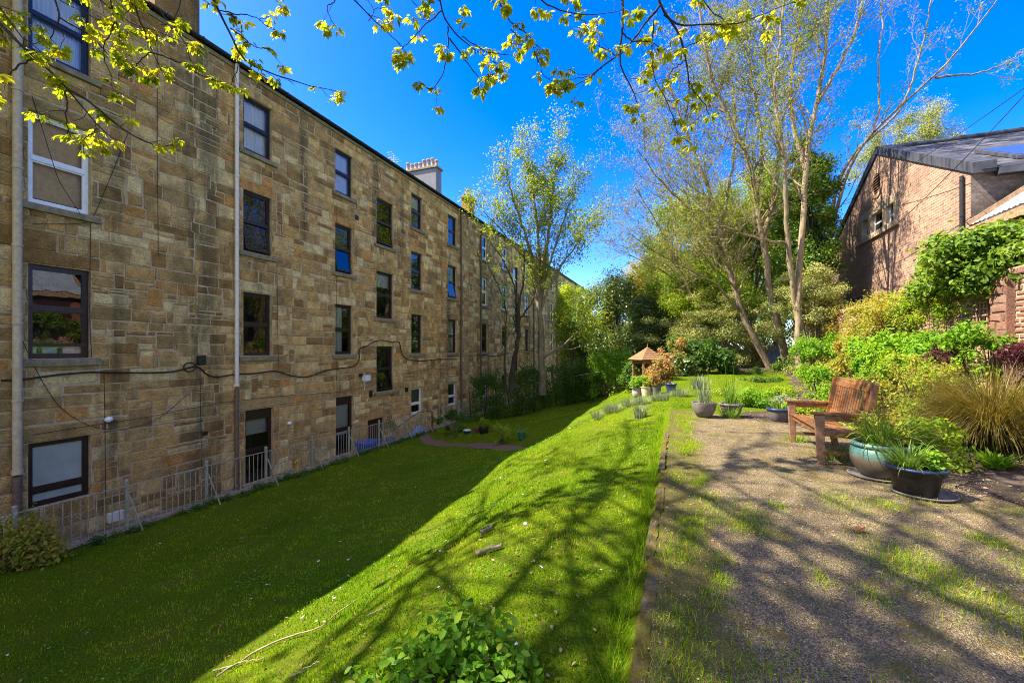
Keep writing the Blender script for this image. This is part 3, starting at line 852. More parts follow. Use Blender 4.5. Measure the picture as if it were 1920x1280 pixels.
def tenement(name, label, s0, s1, wins, seedv):
    root = empty(name, (XF, s0, -2.95), label, 'building')
    root.location = (0, 0, 0)
    holes = [w[:4] for w in wins]
    sillr = [(w[0] - .17, w[1] + .17, w[2] - .17, w[2]) for w in wins if w[4] not in ('cellar_door', 'frosted', 'white_blind') and not w[4].startswith('tall')]
    lint = [(w[0] - .18, w[1] + .18, w[3], w[3] + random.uniform(.28, .36)) for w in wins]
    snap = sorted({round(v, 2) for w in wins for v in (w[2], w[3], w[3] + .32) if w[:2] != (16.1, 17.36)})
    odd = []; occ = holes + [tuple(r) for r in sillr] + lint
    for _ in range(int((s1 - s0) * 15)):
        a = random.uniform(s0, s1 - .8); c = random.uniform(-2.9, 9.7); r = (a, a + random.uniform(.22, .75), c, c + random.uniform(.26, .52))
        if all(r[0] > o_[1] + .02 or r[1] < o_[0] - .02 or r[2] > o_[3] + .02 or r[3] < o_[2] - .02 for o_ in occ): odd.append(r); occ.append(r)
    mb = MB()
    masonry(s0, s1, -3.05, 10.18, holes + [tuple(r) for r in sillr], (.20, .42), (.34, 1.1), snap, .16, TF, mb, gap=.008, jit=.026, big=lint + odd)
    root_wall = mb.build('stone_wall', M['stone'], root)
    # mortar bed behind the blocks, with the openings cut out, and the reveals
    q = MB()
    us = sorted({s0, s1, *[h[0] for h in holes], *[h[1] for h in holes]}); vsx = sorted({-3.4, 10.25, *[h[2] for h in holes], *[h[3] for h in holes]})
    for a, b in zip(us[:-1], us[1:]):
        for c, d in zip(vsx[:-1], vsx[1:]):
            mu, mv = (a + b) / 2, (c + d) / 2
            if any(h[0] < mu < h[1] and h[2] < mv < h[3] for h in holes): continue
            q.add([TF(a, c, -.006), TF(b, c, -.006), TF(b, d, -.006), TF(a, d, -.006)], [(0, 1, 2, 3)])
    for (a, b, c, d) in holes:
        for (p0, p1) in (((a, c), (a, d)), ((b, d), (b, c)), ((a, d), (b, d)), ((b, c), (a, c))):
            q.add([TF(*p0, -.006), TF(*p1, -.006), TF(*p1, -.24), TF(*p0, -.24)], [(0, 1, 2, 3)])
    # back, ends and wall head
    q.add([(-24, s0, -3.4), (-24, s1, -3.4), (-24, s1, 10.25), (-24, s0, 10.25)], [(0, 1, 2, 3)])
    for s in (s0, s1): q.add([(XF - .006, s, -3.4), (-24, s, -3.4), (-24, s, 10.25), (XF - .006, s, 10.25)], [(0, 1, 2, 3)])
    q.build('mortar_bed', M['mortar'], root)
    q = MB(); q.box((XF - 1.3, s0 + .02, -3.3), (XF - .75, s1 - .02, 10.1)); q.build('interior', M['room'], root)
    # eaves course and gutter
    q = MB(); y = s0
    while y < s1:
        y1 = min(s1, y + random.uniform(.7, 1.3)); q.box((XF - .2, y + .004, 10.185), (XF + .05, y1 - .004, 10.30)); y = y1
    q.build('eaves_course', M['sill'], root)
    g = MB(); prof = [(.075 * math.cos(t), .075 * math.sin(t)) for t in np.linspace(math.pi, 2 * math.pi, 9)]
    vs = []; ny = 2
    for yy in (s0, s1): vs += [(XF + .135 + a, yy, 10.40 + b) for a, b in prof]
    g.add(vs, [(i, i + 1, 9 + i + 1, 9 + i) for i in range(8)], sm=True)
    y = s0 + .4
    while y < s1:
        g.box((XF + .05, y, 10.31), (XF + .225, y + .03, 10.415)); y += .95
    g.build('gutter', M['gutter'], root)
    r = MB()
    A, B = (XF + .08, 10.40), (-18.5, 13.75)
    L = math.hypot(A[0] - B[0], A[1] - B[1])
    r.add([(A[0], s0, A[1]), (A[0], s1, A[1]), (B[0], s1, B[1]), (B[0], s0, B[1])], [(0, 1, 2, 3)], [[(s0, 0), (s1, 0), (s1, L), (s0, L)]])
    r.add([(B[0], s0, B[1]), (B[0], s1, B[1]), (-24.2, s1, 10.40), (-24.2, s0, 10.40)], [(0, 1, 2, 3)], [[(s0, 0), (s1, 0), (s1, L), (s0, L)]])
    for s in (s0, s1): r.add([(A[0], s, A[1]), (B[0], s, B[1]), (-24.2, s, 10.40)], [(0, 1, 2)], [[(0, 0), (5, 3), (10, 0)]])
    r.build('roof', M['slate'], root)
    for w in wins: window(root, *w)
    return root

SPLIT = 25.4
near_t = tenement('sandstone_tenement', 'long four storey sandstone tenement with dark framed windows and pale downpipes', -14, SPLIT, near_w, 1)
far_t = tenement('sandstone_tenement', 'farther sandstone tenement half hidden behind the sycamore and the hedge', SPLIT + .02, 68, far_w, 2)

pipe(near_t, 4.57, [(10.3, -1.2, M['pipe_beige']), (-1.25, -2.9, M['pipe_brown'])], .075)
pipe(near_t, 9.33, [(10.3, .25, M['pipe_grey']), (.2, -2.9, M['pipe_brown'])], .062)
pipe(near_t, 24.2, [(10.3, -2.9, M['pipe_brown'])], .055)
pipe(far_t, 27.15, [(9.9, -2.9, M['pipe_brown'])], .07)
for s in (39, 47.4, 57): pipe(far_t, s, [(10.3, -2.9, M['pipe_brown'])], .06)

def chimney(root, a, b, z0, z1, mat, npots, along, cope=.10, masonry_=False):
    q = MB(); (x0, y0), (x1, y1) = a, b
    q.box((x0, y0, z0), (x1, y1, z1))
    c = q.build('chimney', mat, root, bevel=.02)
    q = MB(); q.box((x0 - cope, y0 - cope, z1 + .002), (x1 + cope, y1 + cope, z1 + .14)); q.box((x0 - cope / 2, y0 - cope / 2, z1 + .141), (x1 + cope / 2, y1 + cope / 2, z1 + .2))
    q.build('coping', M['sill'], c, bevel=.02)
    for i in range(npots):
        t = (i + .5) / npots
        cx_, cy_ = ((x0 + (x1 - x0) * t, (y0 + y1) / 2) if along == 'x' else ((x0 + x1) / 2, y0 + (y1 - y0) * t))
        h = random.uniform(.5, .72)
        q = MB(); q.lathe([(.15, 0), (.16, .06), (.125, .10), (.115, h - .12), (.15, h - .10), (.155, h - .02), (.12, h), (.08, h - .1)], (cx_, cy_, z1 + .19), 14)
        q.build('chimney_pot', M['chimpot'], c)
    return c
chimney(far_t, (-19.4, 27.2), (-16.5, 27.95), 11.5, 14.75, M['harl'], 8, 'x')
chimney(near_t, (XF - .75, 7.2), (XF - .1, 8.35), 10.3, 12.5, M['stone'], 3, 'y')
chimney(far_t, (XF - .7, 25.75), (XF - .1, 26.55), 10.3, 11.6, M['stone'], 1, 'y')
chimney(near_t, (-19.4, 2.0), (-16.5, 2.8), 11.5, 14.9, M['harl'], 8, 'x')
chimney(far_t, (XF - .7, 44), (XF - .1, 44.8), 10.3, 11.6, M['stone'], 2, 'y')
# aerial on the far roof beside the pale chimney
q = MB(); c0 = on_x(738, 330, -16.2)
q.tube([c0 - np.array([0, 0, 1.8]), c0 + np.array([0, 0, 1.25])], .02, 6)
for dz, n in ((1.15, 1), (.8, 1)):
    q.tube([c0 + np.array([0, -.5, dz + .1]), c0 + np.array([0, .5, dz - .1])], .012, 5)
    for i in range(6):
        yy = -.45 + .18 * i; q.tube([c0 + np.array([-.22, yy, dz - yy * .2]), c0 + np.array([.22, yy, dz - yy * .2])], .007, 4)
q.build('aerial', M['pipe_grey'], far_t)

# cables, lamps and boxes fixed to the wall
def wallpath(pts, off=.045): return [on_x(px, py, XF + off) for px, py in pts]
cab = [(2, 713), (40, 712), (100, 703), (165, 697), (250, 699), (320, 698), (352, 690), (373, 683), (385, 703), (405, 708), (440, 701), (480, 700), (515, 694), (545, 704), (575, 708), (610, 694), (640, 690), (664, 687), (675, 676), (672, 653), (690, 648), (700, 640), (716, 637), (738, 642), (749, 638), (753, 664), (764, 674), (790, 677), (820, 673), (858, 673)]
tubes('power_cable', [(resample(wallpath(cab), 150), np.full(150, .022))], M['black'], near_t, small=8, thr=.01)
tubes('power_cable', [(resample(wallpath([(880, 668), (900, 664), (925, 668), (950, 664), (980, 655), (1010, 660)]), 30), np.full(30, .02))], M['black'], far_t, small=6, thr=.01)
thin = [[(295, 60), (295, 300), (297, 480)], [(195, 700), (197, 800), (198, 930)], [(375, 690), (378, 880)], [(519, 485), (522, 690)], [(30, 610), (70, 700), (110, 765), (165, 800), (230, 808), (300, 785), (350, 740)],
        [(60, 815), (150, 800), (260, 785), (400, 757), (520, 742), (640, 735), (700, 722)], [(170, 405), (168, 600), (172, 670)], [(632, 380), (631, 600), (632, 760)], [(760, 700), (800, 692), (860, 690), (890, 684)], [(60, 180), (110, 340), (150, 400)], [(240, 250), (200, 350), (170, 420), (60, 420)]]
for t in thin:
    n = 24; tubes('thin_cable', [(resample(wallpath(t, .03), n), np.full(n, .0065))], M['black'], near_t, thr=.02)
c0 = on_x(356, 688, XF + .06); a = np.linspace(0, 4 * math.pi, 40)
tubes('cable_coil', [(np.stack([np.full(40, c0[0]) + .01 * np.sin(a * .5), c0[1] + .16 * np.cos(a), c0[2] + .13 * np.sin(a)], 1), np.full(40, .014))], M['black'], near_t, thr=.01)
def wbox(name, px, py, w, h, d, mat):
    c = on_x(px, py, XF + .02); q = MB(); q.box((XF + .015, c[1] - w / 2, c[2] - h / 2), (XF + .015 + d, c[1] + w / 2, c[2] + h / 2)); return q.build(name, mat, near_t, bevel=.012)
wbox('junction_box', 375, 675, .2, .26, .12, M['black'])
wbox('vent_cover', 669, 408, .22, .2, .02, M['black'])
wbox('vent_cover', 384, 812, .16, .12, .02, M['black'])
wbox('meter_box', 214, 967, .3, .24, .10, M['pipe_grey'])
wbox('alarm_box', 694, 738, .12, .3, .1, M['black'])
wbox('alarm_box', 761, 730, .16, .22, .1, M['black'])
wbox('lamp_bracket', 675, 703, .16, .14, .1, M['black'])
for px, py in ((204, 786), (543, 793)):
    c = on_x(px, py, XF + .05); q = MB()
    prof = [(.06, 0), (.065, .04), (.05, .08), (.001, .095)]
    n = 18; vs = []
    for r_, d_ in prof:
        for j in range(n): vs.append((XF + .02 + d_, c[1] + r_ * math.cos(2 * math.pi * j / n) * 1.3, c[2] + r_ * math.sin(2 * math.pi * j / n) * 1.1))
    q.add(vs, [(i * n + j, i * n + (j + 1) % n, (i + 1) * n + (j + 1) % n, (i + 1) * n + j) for i in range(3) for j in range(n)], sm=True)
    q.build('wall_lamp', M['lampwhite'], near_t)
c = on_x(683, 708, XF + .05); q = MB(); q.box((XF + .05, c[1] - .16, c[2] - .12), (XF + .27, c[1] + .16, c[2] + .12)); q.box((XF + .08, c[1] - .13, c[2] - .17), (XF + .22, c[1] + .13, c[2] - .122)); q.tube([(XF + .05, c[1], c[2] - .13), (XF + .05, c[1], c[2] - .55)], .02); q.build('floodlight', M['lampwhite'], near_t, bevel=.02)

# ================================================================== YARD RAILING
def railing(label, s0, npan, pitch, x=-11.64):
    root = empty('yard_railing', (0, 0, 0), label, 'fence', 'railings along the yard')
    for i in range(npan + 1):
        s = s0 + i * pitch; z = hz(x + .1, s)
        q = MB(); q.box((x - .028, s - .028, z - .4), (x + .028, s + .028, z + 1.12)); q.lathe([(.04, 1.121), (.045, 1.14), (.03, 1.165), (.001, 1.175)], (x, s, z), 8)
        q.build('post', M['rail'], root)
        q = MB(); q.bar((x + .03, s + .03, z + .80), (x + .42, s + .10, hz(x + .42, s) - .05), .012, .035); q.build('brace', M['rail'], root)
        if i < npan:
            s2 = s + pitch; z2 = hz(x + .1, s2); q = MB()
            for h in (.10, 1.02): q.bar((x, s + .03, z + h), (x, s2 - .03, z2 + h), .045, .014)
            n = 12
            for j in range(1, n + 1):
                t = j / (n + 1); yy = s + pitch * t; zz = z + (z2 - z) * t
                q.tube([(x + random.uniform(-.008, .008), yy + random.uniform(-.008, .008), zz + .105), (x, yy, zz + 1.015)], .0105, 6, caps=False)
            q.build('bar_panel', M['rail'], root)
railing('weathered grey green iron railing of thin upright bars along the near edge of the lawn', .6, 10, 1.755)
railing('short run of grey railing beyond the black handrail beside the hedge', 19.9, 5, 1.75)
# black handrail at the gate
root = empty('black_handrail', (0, 0, 0), 'black iron handrail sloping beside the gap in the yard railing', 'handrail')
g0 = np.array([-11.5, 18.55, hz(-11.5, 18.55)])
q = MB(); q.tube([g0 + [0, 0, -.3], g0 + [0, 0, 1.0]], .03, 8); q.build('post', M['iron'], root)
q = MB(); q.tube([g0 + [0, 0, 1.0], g0 + [-.6, -.25, .98], g0 + [-1.25, -1.3, .25]], .022, 8); q.build('rail', M['iron'], root)

# ================================================================== BRICK BUILDING on the right
XB = 7.5
hall = empty('brick_hall', (0, 0, 0), 'brick building with a steep gable, round vent, three light stone window and slate roof', 'building')
ya, yb, yp, ze, zp, zb = 15.45, 27.1, 21.28, 6.35, 9.35, -.3
TG = lambda u, v, d: (XB - d, u, v)
wz = [on_x(px, py, XB) for px, py in ((1618, 448), (1627, 412), (1633, 442), (1656, 392), (1662, 425), (1676, 380))]
W3 = [(19.55, 20.05, 4.05, 5.15), (20.35, 21.25, 4.05, 5.45), (21.55, 22.05, 4.05, 5.15)]
gab = [on_x(*p, XB) for p in ((1612, 450), (1690, 420))]
mid_s = on_x(1645, 420, XB)[1]
W3 = []
for (pa, pb) in (((1617, 447), (1628, 410)), ((1634, 440), (1656, 390)), ((1662, 428), (1677, 378))):
    A = on_x(*pa, XB); B = on_x(*pb, XB)
    W3.append([min(A[1], B[1]), max(A[1], B[1]), A[2], B[2]])
zlo = sum(w[2] for w in W3) / 3
for w in W3: w[2] = zlo
vent = on_x(1645, 344, XB)
q = MB()
# gable wall as fans around the openings: a fine grid of quads clipped by the roof slopes
def ztop(y): return ze + (zp - ze) * (1 - abs(y - yp) / (yb - yp))
us = sorted({ya, yb, yp, *[w[0] for w in W3], *[w[1] for w in W3], *np.linspace(ya, yb, 24)})
for a, b in zip(us[:-1], us[1:]):
    m_ = (a + b) / 2
    cuts = [zb]; hl = [w for w in W3 if w[0] < m_ < w[1]]
    spans = [(zb, hl[0][2]), (hl[0][3], None)] if hl else [(zb, None)]
    for lo, hi in spans:
        ta, tb = (ztop(a), ztop(b)) if hi is None else (hi, hi)
        q.add([TG(a, lo, 0), TG(b, lo, 0), TG(b, tb, 0), TG(a, ta, 0)], [(3, 2, 1, 0)], [[(a, ta), (b, tb), (b, lo), (a, lo)]])
q.build('gable_wall', M['gable'], hall)
q = MB()
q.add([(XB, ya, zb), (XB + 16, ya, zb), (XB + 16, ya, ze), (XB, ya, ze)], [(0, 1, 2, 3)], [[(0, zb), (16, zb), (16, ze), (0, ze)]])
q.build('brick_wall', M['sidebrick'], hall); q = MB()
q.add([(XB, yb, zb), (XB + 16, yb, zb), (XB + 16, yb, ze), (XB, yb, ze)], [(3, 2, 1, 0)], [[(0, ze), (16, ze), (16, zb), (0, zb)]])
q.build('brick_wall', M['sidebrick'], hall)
L = math.hypot(yb - yp, zp - ze)
q = MB()
for s, y0 in ((0, ya - .25), (1, yb + .25)):
    zz = ze - .12
    q.add([(XB + .1, y0, zz), (XB + 16.5, y0, zz), (XB + 16.5, yp, zp + .02), (XB + .1, yp, zp + .02)], [(0, 1, 2, 3) if s == 0 else (3, 2, 1, 0)],
          [[(0, 0), (16, 0), (16, L), (0, L)] if s == 0 else [(0, L), (16, L), (16, 0), (0, 0)]])
rf = q.build('slate_roof', M['slate'], hall)
q = MB(); q.tube([(XB + .3, yp, zp + .06), (XB + 16.4, yp, zp + .06)], .11, 8); q.build('ridge', M['lead'], rf)
# lead covered verge
q = MB()
for y0 in (ya - .22, yb + .22):
    n = 9; 
    for i in range(n):
        t0, t1 = i / n, (i + 1) / n
        A = np.array([0, y0 + (yp - y0) * t0, ze - .10 + (zp + .0 - ze + .10) * t0]); B = np.array([0, y0 + (yp - y0) * t1, ze - .10 + (zp - ze + .10) * t1])
        j = random.uniform(0, .012)
        q.hexa([(XB - .06 - j, A[1], A[2] - .10), (XB + .42, A[1], A[2] - .10), (XB + .42, A[1], A[2] + .20), (XB - .06 - j, A[1], A[2] + .20)],
               [(XB - .06 - j, B[1], B[2] - .10), (XB + .42, B[1], B[2] - .10), (XB + .42, B[1], B[2] + .20), (XB - .06 - j, B[1], B[2] + .20)])
q.build('verge_flashing', M['lead'], hall)
q = MB(); yv = ya - .235
q.box((XB + .45, yv - .06, ze - .3), (XB + 16.4, yv + .16, ze - .14)); q.build('eaves_gutter', M['lead'], hall)
# rooflight
t0, t1 = .12, .42
f = lambda x, t, up: (x, ya - .25 + (yp - ya + .25) * t, ze - .12 + (zp - ze + .14) * t + up)
q = MB(); q.hexa([f(XB + 1.2, t0, .02), f(XB + 3.4, t0, .02), f(XB + 3.4, t1, .02), f(XB + 1.2, t1, .02)], [f(XB + 1.2, t0, .12), f(XB + 3.4, t0, .12), f(XB + 3.4, t1, .12), f(XB + 1.2, t1, .12)])
sk = q.build('rooflight', M['lead'], rf)
q = MB(); q.add([f(XB + 1.3, t0 + .02, .125), f(XB + 3.3, t0 + .02, .125), f(XB + 3.3, t1 - .02, .125), f(XB + 1.3, t1 - .02, .125)], [(0, 1, 2, 3)]); q.build('pane', plain('skyglass', (.05, .07, .1), .06, var=.1, bmp=0, spec=.9), sk)
# stone window with three lights
q = MB(); o0, o1 = min(w[0] for w in W3) - .26, max(w[1] for w in W3) + .26
segs = sorted(W3)
e = .03
q.box((XB - .10, o0 - .1, zlo - .2), (XB + .08, o1 + .1, zlo - .002))
edges = [o0] + [v for w in segs for v in (w[0], w[1])] + [o1]
for i in range(0, len(edges), 2):
    tt = max(w[3] for w in segs if abs(w[0] - edges[i + 1]) < .5 or abs(w[1] - edges[i]) < .5)
    q.box((XB - e, edges[i], zlo), (XB + .2, edges[i + 1], tt))
for w in segs: q.box((XB - e - .003, w[0] - .16, w[3] + .002), (XB + .2, w[1] + .16, w[3] + .3))
ws_ = q.build('mullioned_window', M['stonetrim'], hall)
for w in segs:
    q = MB(); q.box((XB + .1, w[0], zlo), (XB + .14, w[0] + .06, w[3])); q.box((XB + .1, w[1] - .06, zlo), (XB + .14, w[1], w[3])); q.box((XB + .101, w[0] + .06, (zlo + w[3]) / 2 - .03), (XB + .139, w[1] - .06, (zlo + w[3]) / 2 + .03))
    q.build('sash', M['frame_white'], ws_)
    q = MB(); q.add([(XB + .125, w[0] + .05, zlo), (XB + .125, w[1] - .05, zlo), (XB + .125, w[1] - .05, w[3]), (XB + .125, w[0] + .05, w[3])], [(3, 2, 1, 0)]); q.build('pane', M['glass'], ws_)
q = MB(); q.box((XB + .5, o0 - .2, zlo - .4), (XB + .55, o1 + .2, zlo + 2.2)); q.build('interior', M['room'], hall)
# round louvred vent
q = MB(); n = 28; ro, ri = .52, .36
vs = []
for r_, d_ in ((ro, .004), (ro, .035), (ri, .035), (ri, -.02)):
    for j in range(n): vs.append(TG(vent[1] + r_ * math.cos(2 * math.pi * j / n), vent[2] + r_ * 1.12 * math.sin(2 * math.pi * j / n), d_))
q.add(vs, [(i * n + j, i * n + (j + 1) % n, (i + 1) * n + (j + 1) % n, (i + 1) * n + j) for i in range(3) for j in range(n)], [[(vent[1] + i * .08, 5 + j * .077), (vent[1] + i * .08, 5.07 + j * .077), (vent[1] + i * .08 + .2, 5.07 + j * .077), (vent[1] + i * .08 + .2, 5 + j * .077)] for i in range(3) for j in range(n)])
vr = q.build('round_vent', M['gable'], hall)
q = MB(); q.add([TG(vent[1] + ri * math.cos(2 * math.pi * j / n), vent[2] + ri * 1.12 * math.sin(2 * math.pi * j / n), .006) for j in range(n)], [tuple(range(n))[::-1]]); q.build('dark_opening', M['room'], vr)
q = MB()
for i in range(7):
    z = vent[2] - .33 + i * .11; w = math.sqrt(max(0, ri * ri - ((z - vent[2]) / 1.12) ** 2)) - .02
    if w > .05: q.hexa([TG(vent[1] - w, z, .01), TG(vent[1] + w, z, .01), TG(vent[1] + w, z - .03, .05), TG(vent[1] - w, z - .03, .05)], [TG(vent[1] - w, z + .02, .01), TG(vent[1] + w, z + .02, .01), TG(vent[1] + w, z - .01, .05), TG(vent[1] - w, z - .01, .05)])
q.build('louvre', M['oldwood'], vr)
# ribbed lead skirting box low on the gable
A = on_x(1566, 583, XB - .15); B = on_x(1622, 566, XB - .15); q = MB()
y0, y1 = min(A[1], B[1]), max(A[1], B[1]); z0 = (A[2] + B[2]) / 2
q.box((XB - .25, y0, z0), (XB - .003, y1, z0 + .30))
k = y0 + .1
while k < y1: q.box((XB - .29, k, z0 + .02), (XB - .251, k + .06, z0 + .28)); k += .32
q.build('ribbed_duct', M['lead'], hall)
q = MB(); q.tube([(XB - .07, ya + .25, ze - .1), (XB - .07, ya + .25, zb)], .05, 8); q.build('downpipe', M['iron'], hall)

# lean-to outbuilding with a tin roof
shed = empty('brick_outbuilding', (0, 0, 0), 'low red brick outbuilding with a ribbed tin roof at the right edge of the photo', 'building')
xs0, ys0, ys1 = 7.25, 8.0, 15.0
zE = 4.75
q = MB(); q.add([(xs0 + .25, ys0, 0), (xs0 + .25, ys1, 0), (xs0 + .25, ys1, zE), (xs0 + .25, ys0, zE)], [(3, 2, 1, 0)], [[(ys0, zE), (ys1, zE), (ys1, 0), (ys0, 0)]])
q.add([(xs0 + .25, ys0, 0), (xs0 + 4, ys0, 0), (xs0 + 4, ys0, zE + 2.4), (xs0 + .25, ys0, zE)], [(0, 1, 2, 3)], [[(0, 0), (4, 0), (4, zE + 2.4), (0, zE)]])
q.build('wall', M['redbrick'], shed)
q = MB(); n = 110; vs = []
for i in range(n + 1):
    yy = ys0 - .1 + (ys1 - ys0 + .2) * i / n; w = .018 * math.sin(i * math.pi * .75)
    vs += [(xs0, yy, zE - .05 + w), (xs0 + 4, yy, zE + 2.85 + w)]
q.add(vs, [(2 * i, 2 * i + 2, 2 * i + 3, 2 * i + 1) for i in range(n)], sm=True)
q.build('tin_roof', M['corr'], shed)
q = MB(); q.box((xs0 + .02, ys0, zE - .30), (xs0 + .08, ys1, zE - .09)); q.bar((xs0, ys1 + .02, zE - .02), (xs0 + 4, ys1 + .02, zE + 2.86), .06, .18); q.build('fascia', M['oldwood'], shed)
q = MB(); q.box((xs0 + .2, 12.2, 2.9), (xs0 + .247, 14.2, 4.2)); q.build('boarded_window', M['door'], shed)

# ================================================================== GARDEN WALL
gw = empty('garden_wall', (0, 0, 0), 'old pinkish brick garden wall behind the flower bed, partly grown over', 'wall')
XW = 5.6
TW = lambda u, v, d: (XW - d, u, v)
q = MB(); masonry(2, 20.6, .0, 2.72, [], (.088, .098), (.20, .27), [], 0, TW, q, gap=.007, jit=.006, proud=.012)
masonry(2, 20.6, 2.72, 2.85, [], (.12, .13), (.3, .5), [], 0, lambda u, v, d: (XW - d - .04, u, v), q, gap=.007, jit=.006, proud=.012)
q.build('brick_face', M['wallbrick'], gw)
q = MB(); q.box((XW + .008, 2, -.3), (XW + .4, 20.6, 2.72)); q.box((XW - .03, 2, 2.721), (XW + .45, 20.6, 2.86)); q.build('mortar_bed', M['mortar'], gw)
c = on_x(1885, 600, XW)
q = MB(); yy0 = c[1] - .25
masonry(yy0, yy0 + .42, 0, 2.7, [], (.15, .16), (.4, .42), [], 0, lambda u, v, d: (XW - .12 - d, u, v), q, gap=.008)
q.box((XW - .118, yy0, -.2), (XW + .0, yy0 + .42, 2.71)); q.build('pier', M['wallbrick'], gw)
# trellis fixed on the wall
A = on_x(1826, 628, XW - .06); B = on_x(1852, 556, XW - .06)
tr_ = MB(); y0, y1 = min(A[1], B[1]), max(A[1], B[1]); z0, z1 = A[2], B[2] + .15
for i in range(5): yy = y0 + (y1 - y0) * i / 4; tr_.box((XW - .075, yy - .014, z0), (XW - .055, yy + .014, z1))
nz_ = int((z1 - z0) / .11)
for i in range(nz_ + 1): zz = z0 + (z1 - z0) * i / nz_; tr_.box((XW - .098, y0 - .03, zz - .014), (XW - .076, y1 + .03, zz + .014))
tag(tr_.build('trellis', M['oldwood']), 'small square wooden trellis fixed to the garden wall beside its brick pier', 'trellis')

# wires overhead
for i, (p0, z0_, p1, z1_) in enumerate((((1935, 155), 8.5, (1560, 388), 21), ((1935, 163), 8.6, (1600, 485), 18))):
    A = P(*p0, z0_); B = P(*p1, z1_); t = np.linspace(0, 1, 30)[:, None]
    pts = A * (1 - t) + B * t; pts[:, 2] -= .25 * (4 * t[:, 0] * (1 - t[:, 0])); o = tubes('power_line', [(pts, np.full(30, .010 - .001 * i))], M['black'], thr=.02)
    tag(o, ['upper of the two black wires crossing the sky above the brick gable', 'lower of the two black wires, crossing the face of the brick gable'][i], 'wire', 'wires above the brick building')
# ================================================================== TREES
def px_poly(pts, Z0, Z1, n):
    m = len(pts); q = [P(px, py, Z0 + (Z1 - Z0) * i / (m - 1)) for i, (px, py) in enumerate(pts)]
    return resample(q, n)

def stem_tree(name, label, cat, stems, bark, leaf, leaf_size, per, spread, dens=2.0, L=2.6, lev=2, kids=(5, 4, 3), start=.3, up=.12, ang=.7, group=None, base=None, tpl=RH, wig=.14, rk=.42, leafname='crown'):
    polys = []; tips = []
    b = stems[0]
    p0 = P(*b[0][0], b[1]) if base is None else np.array(base)
    root = empty(name, (0, 0, 0), label, cat, group)
    for (pts, Z0, Z1, r0, r1) in stems:
        n = 26
        pp = px_poly(pts, Z0, Z1, n)
        ln = np.sum(np.linalg.norm(np.diff(pp, axis=0), axis=1))
        pp[1:-1] += RNG.normal(size=(n - 2, 3)) * .02
        rad = r0 + (r1 - r0) * np.linspace(0, 1, n) ** .8
        polys.append((pp, rad))
        tips.append((pp[-1], pp[-1] - pp[-2]))
        k = int(ln * (1 - start) * dens)
        for j in range(k):
            t = start + (1 - start) * (j + random.random()) / k
            i = min(n - 2, int(t * (n - 1)))
            d = pp[i + 1] - pp[i]; d /= np.linalg.norm(d)
            s = RNG.normal(size=3); s -= d * s.dot(d); s /= np.linalg.norm(s)
            a = ang * (.7 + .6 * random.random())
            ll = L * (.55 + .6 * random.random()) * (1.1 - .5 * t)
            grow(pp[i], d * math.cos(a) + s * math.sin(a), ll, max(rad[i] * rk, .007), lev, polys, tips, wig, up, kids, .7, .55)
    tubes('trunk', polys, bark, root, big=10, small=5, thr=.035)
    tips_leaves(leafname, tips, per, leaf_size, spread, leaf, root, tpl)
    return root, polys, tips

# the tall half bare trees on the right
Zt = 20.0
stem_tree('ash_tree', 'tall half bare tree leaning left with a pale trunk rising from the grey shrub', 'tree', [
    ([(1446, 693), (1418, 640), (1390, 587), (1368, 500), (1350, 433), (1337, 380), (1321, 332), (1300, 284), (1270, 210), (1250, 140)], Zt, Zt + 1, .17, .03),
    ([(1371, 510), (1330, 440), (1280, 380), (1230, 330), (1195, 280)], Zt + .3, Zt - 1.0, .09, .02),
    ([(1352, 440), (1360, 380), (1375, 310), (1380, 240), (1372, 150), (1360, 60)], Zt + .5, Zt + 2, .08, .02),
    ([(1390, 585), (1340, 530), (1280, 500), (1225, 470), (1185, 440)], Zt, Zt - 1.6, .07, .018),
    ([(1325, 340), (1290, 300), (1240, 250), (1210, 215)], Zt + .9, Zt + 2.5, .05, .015),
], M['bark_pale'], M['l_bud'], .074, 3, .10, dens=2.9, L=3.0, lev=3, kids=(4, 4, 3), start=.26, ang=.75)
stem_tree('ash_tree', 'tall half bare tree with two pale trunks standing in front of the dark ivy mass', 'tree', [
    ([(1474, 680), (1460, 610), (1445, 553), (1435, 492), (1430, 433), (1416, 380), (1417, 340), (1400, 284), (1369, 227), (1339, 171), (1320, 90), (1310, 0), (1300, -60)], Zt - .6, Zt - 1.6, .18, .03),
    ([(1418, 365), (1430, 300), (1425, 230), (1410, 160), (1400, 70), (1395, -30)], Zt - .8, Zt + .6, .10, .02),
    ([(1432, 440), (1450, 380), (1462, 300), (1457, 197), (1435, 118), (1430, 30), (1435, -60)], Zt - .7, Zt - 2, .11, .03),
], M['bark_pale'], M['l_bud'], .074, 3, .10, dens=2.7, L=2.8, lev=3, kids=(4, 4, 3), start=.36, ang=.7)
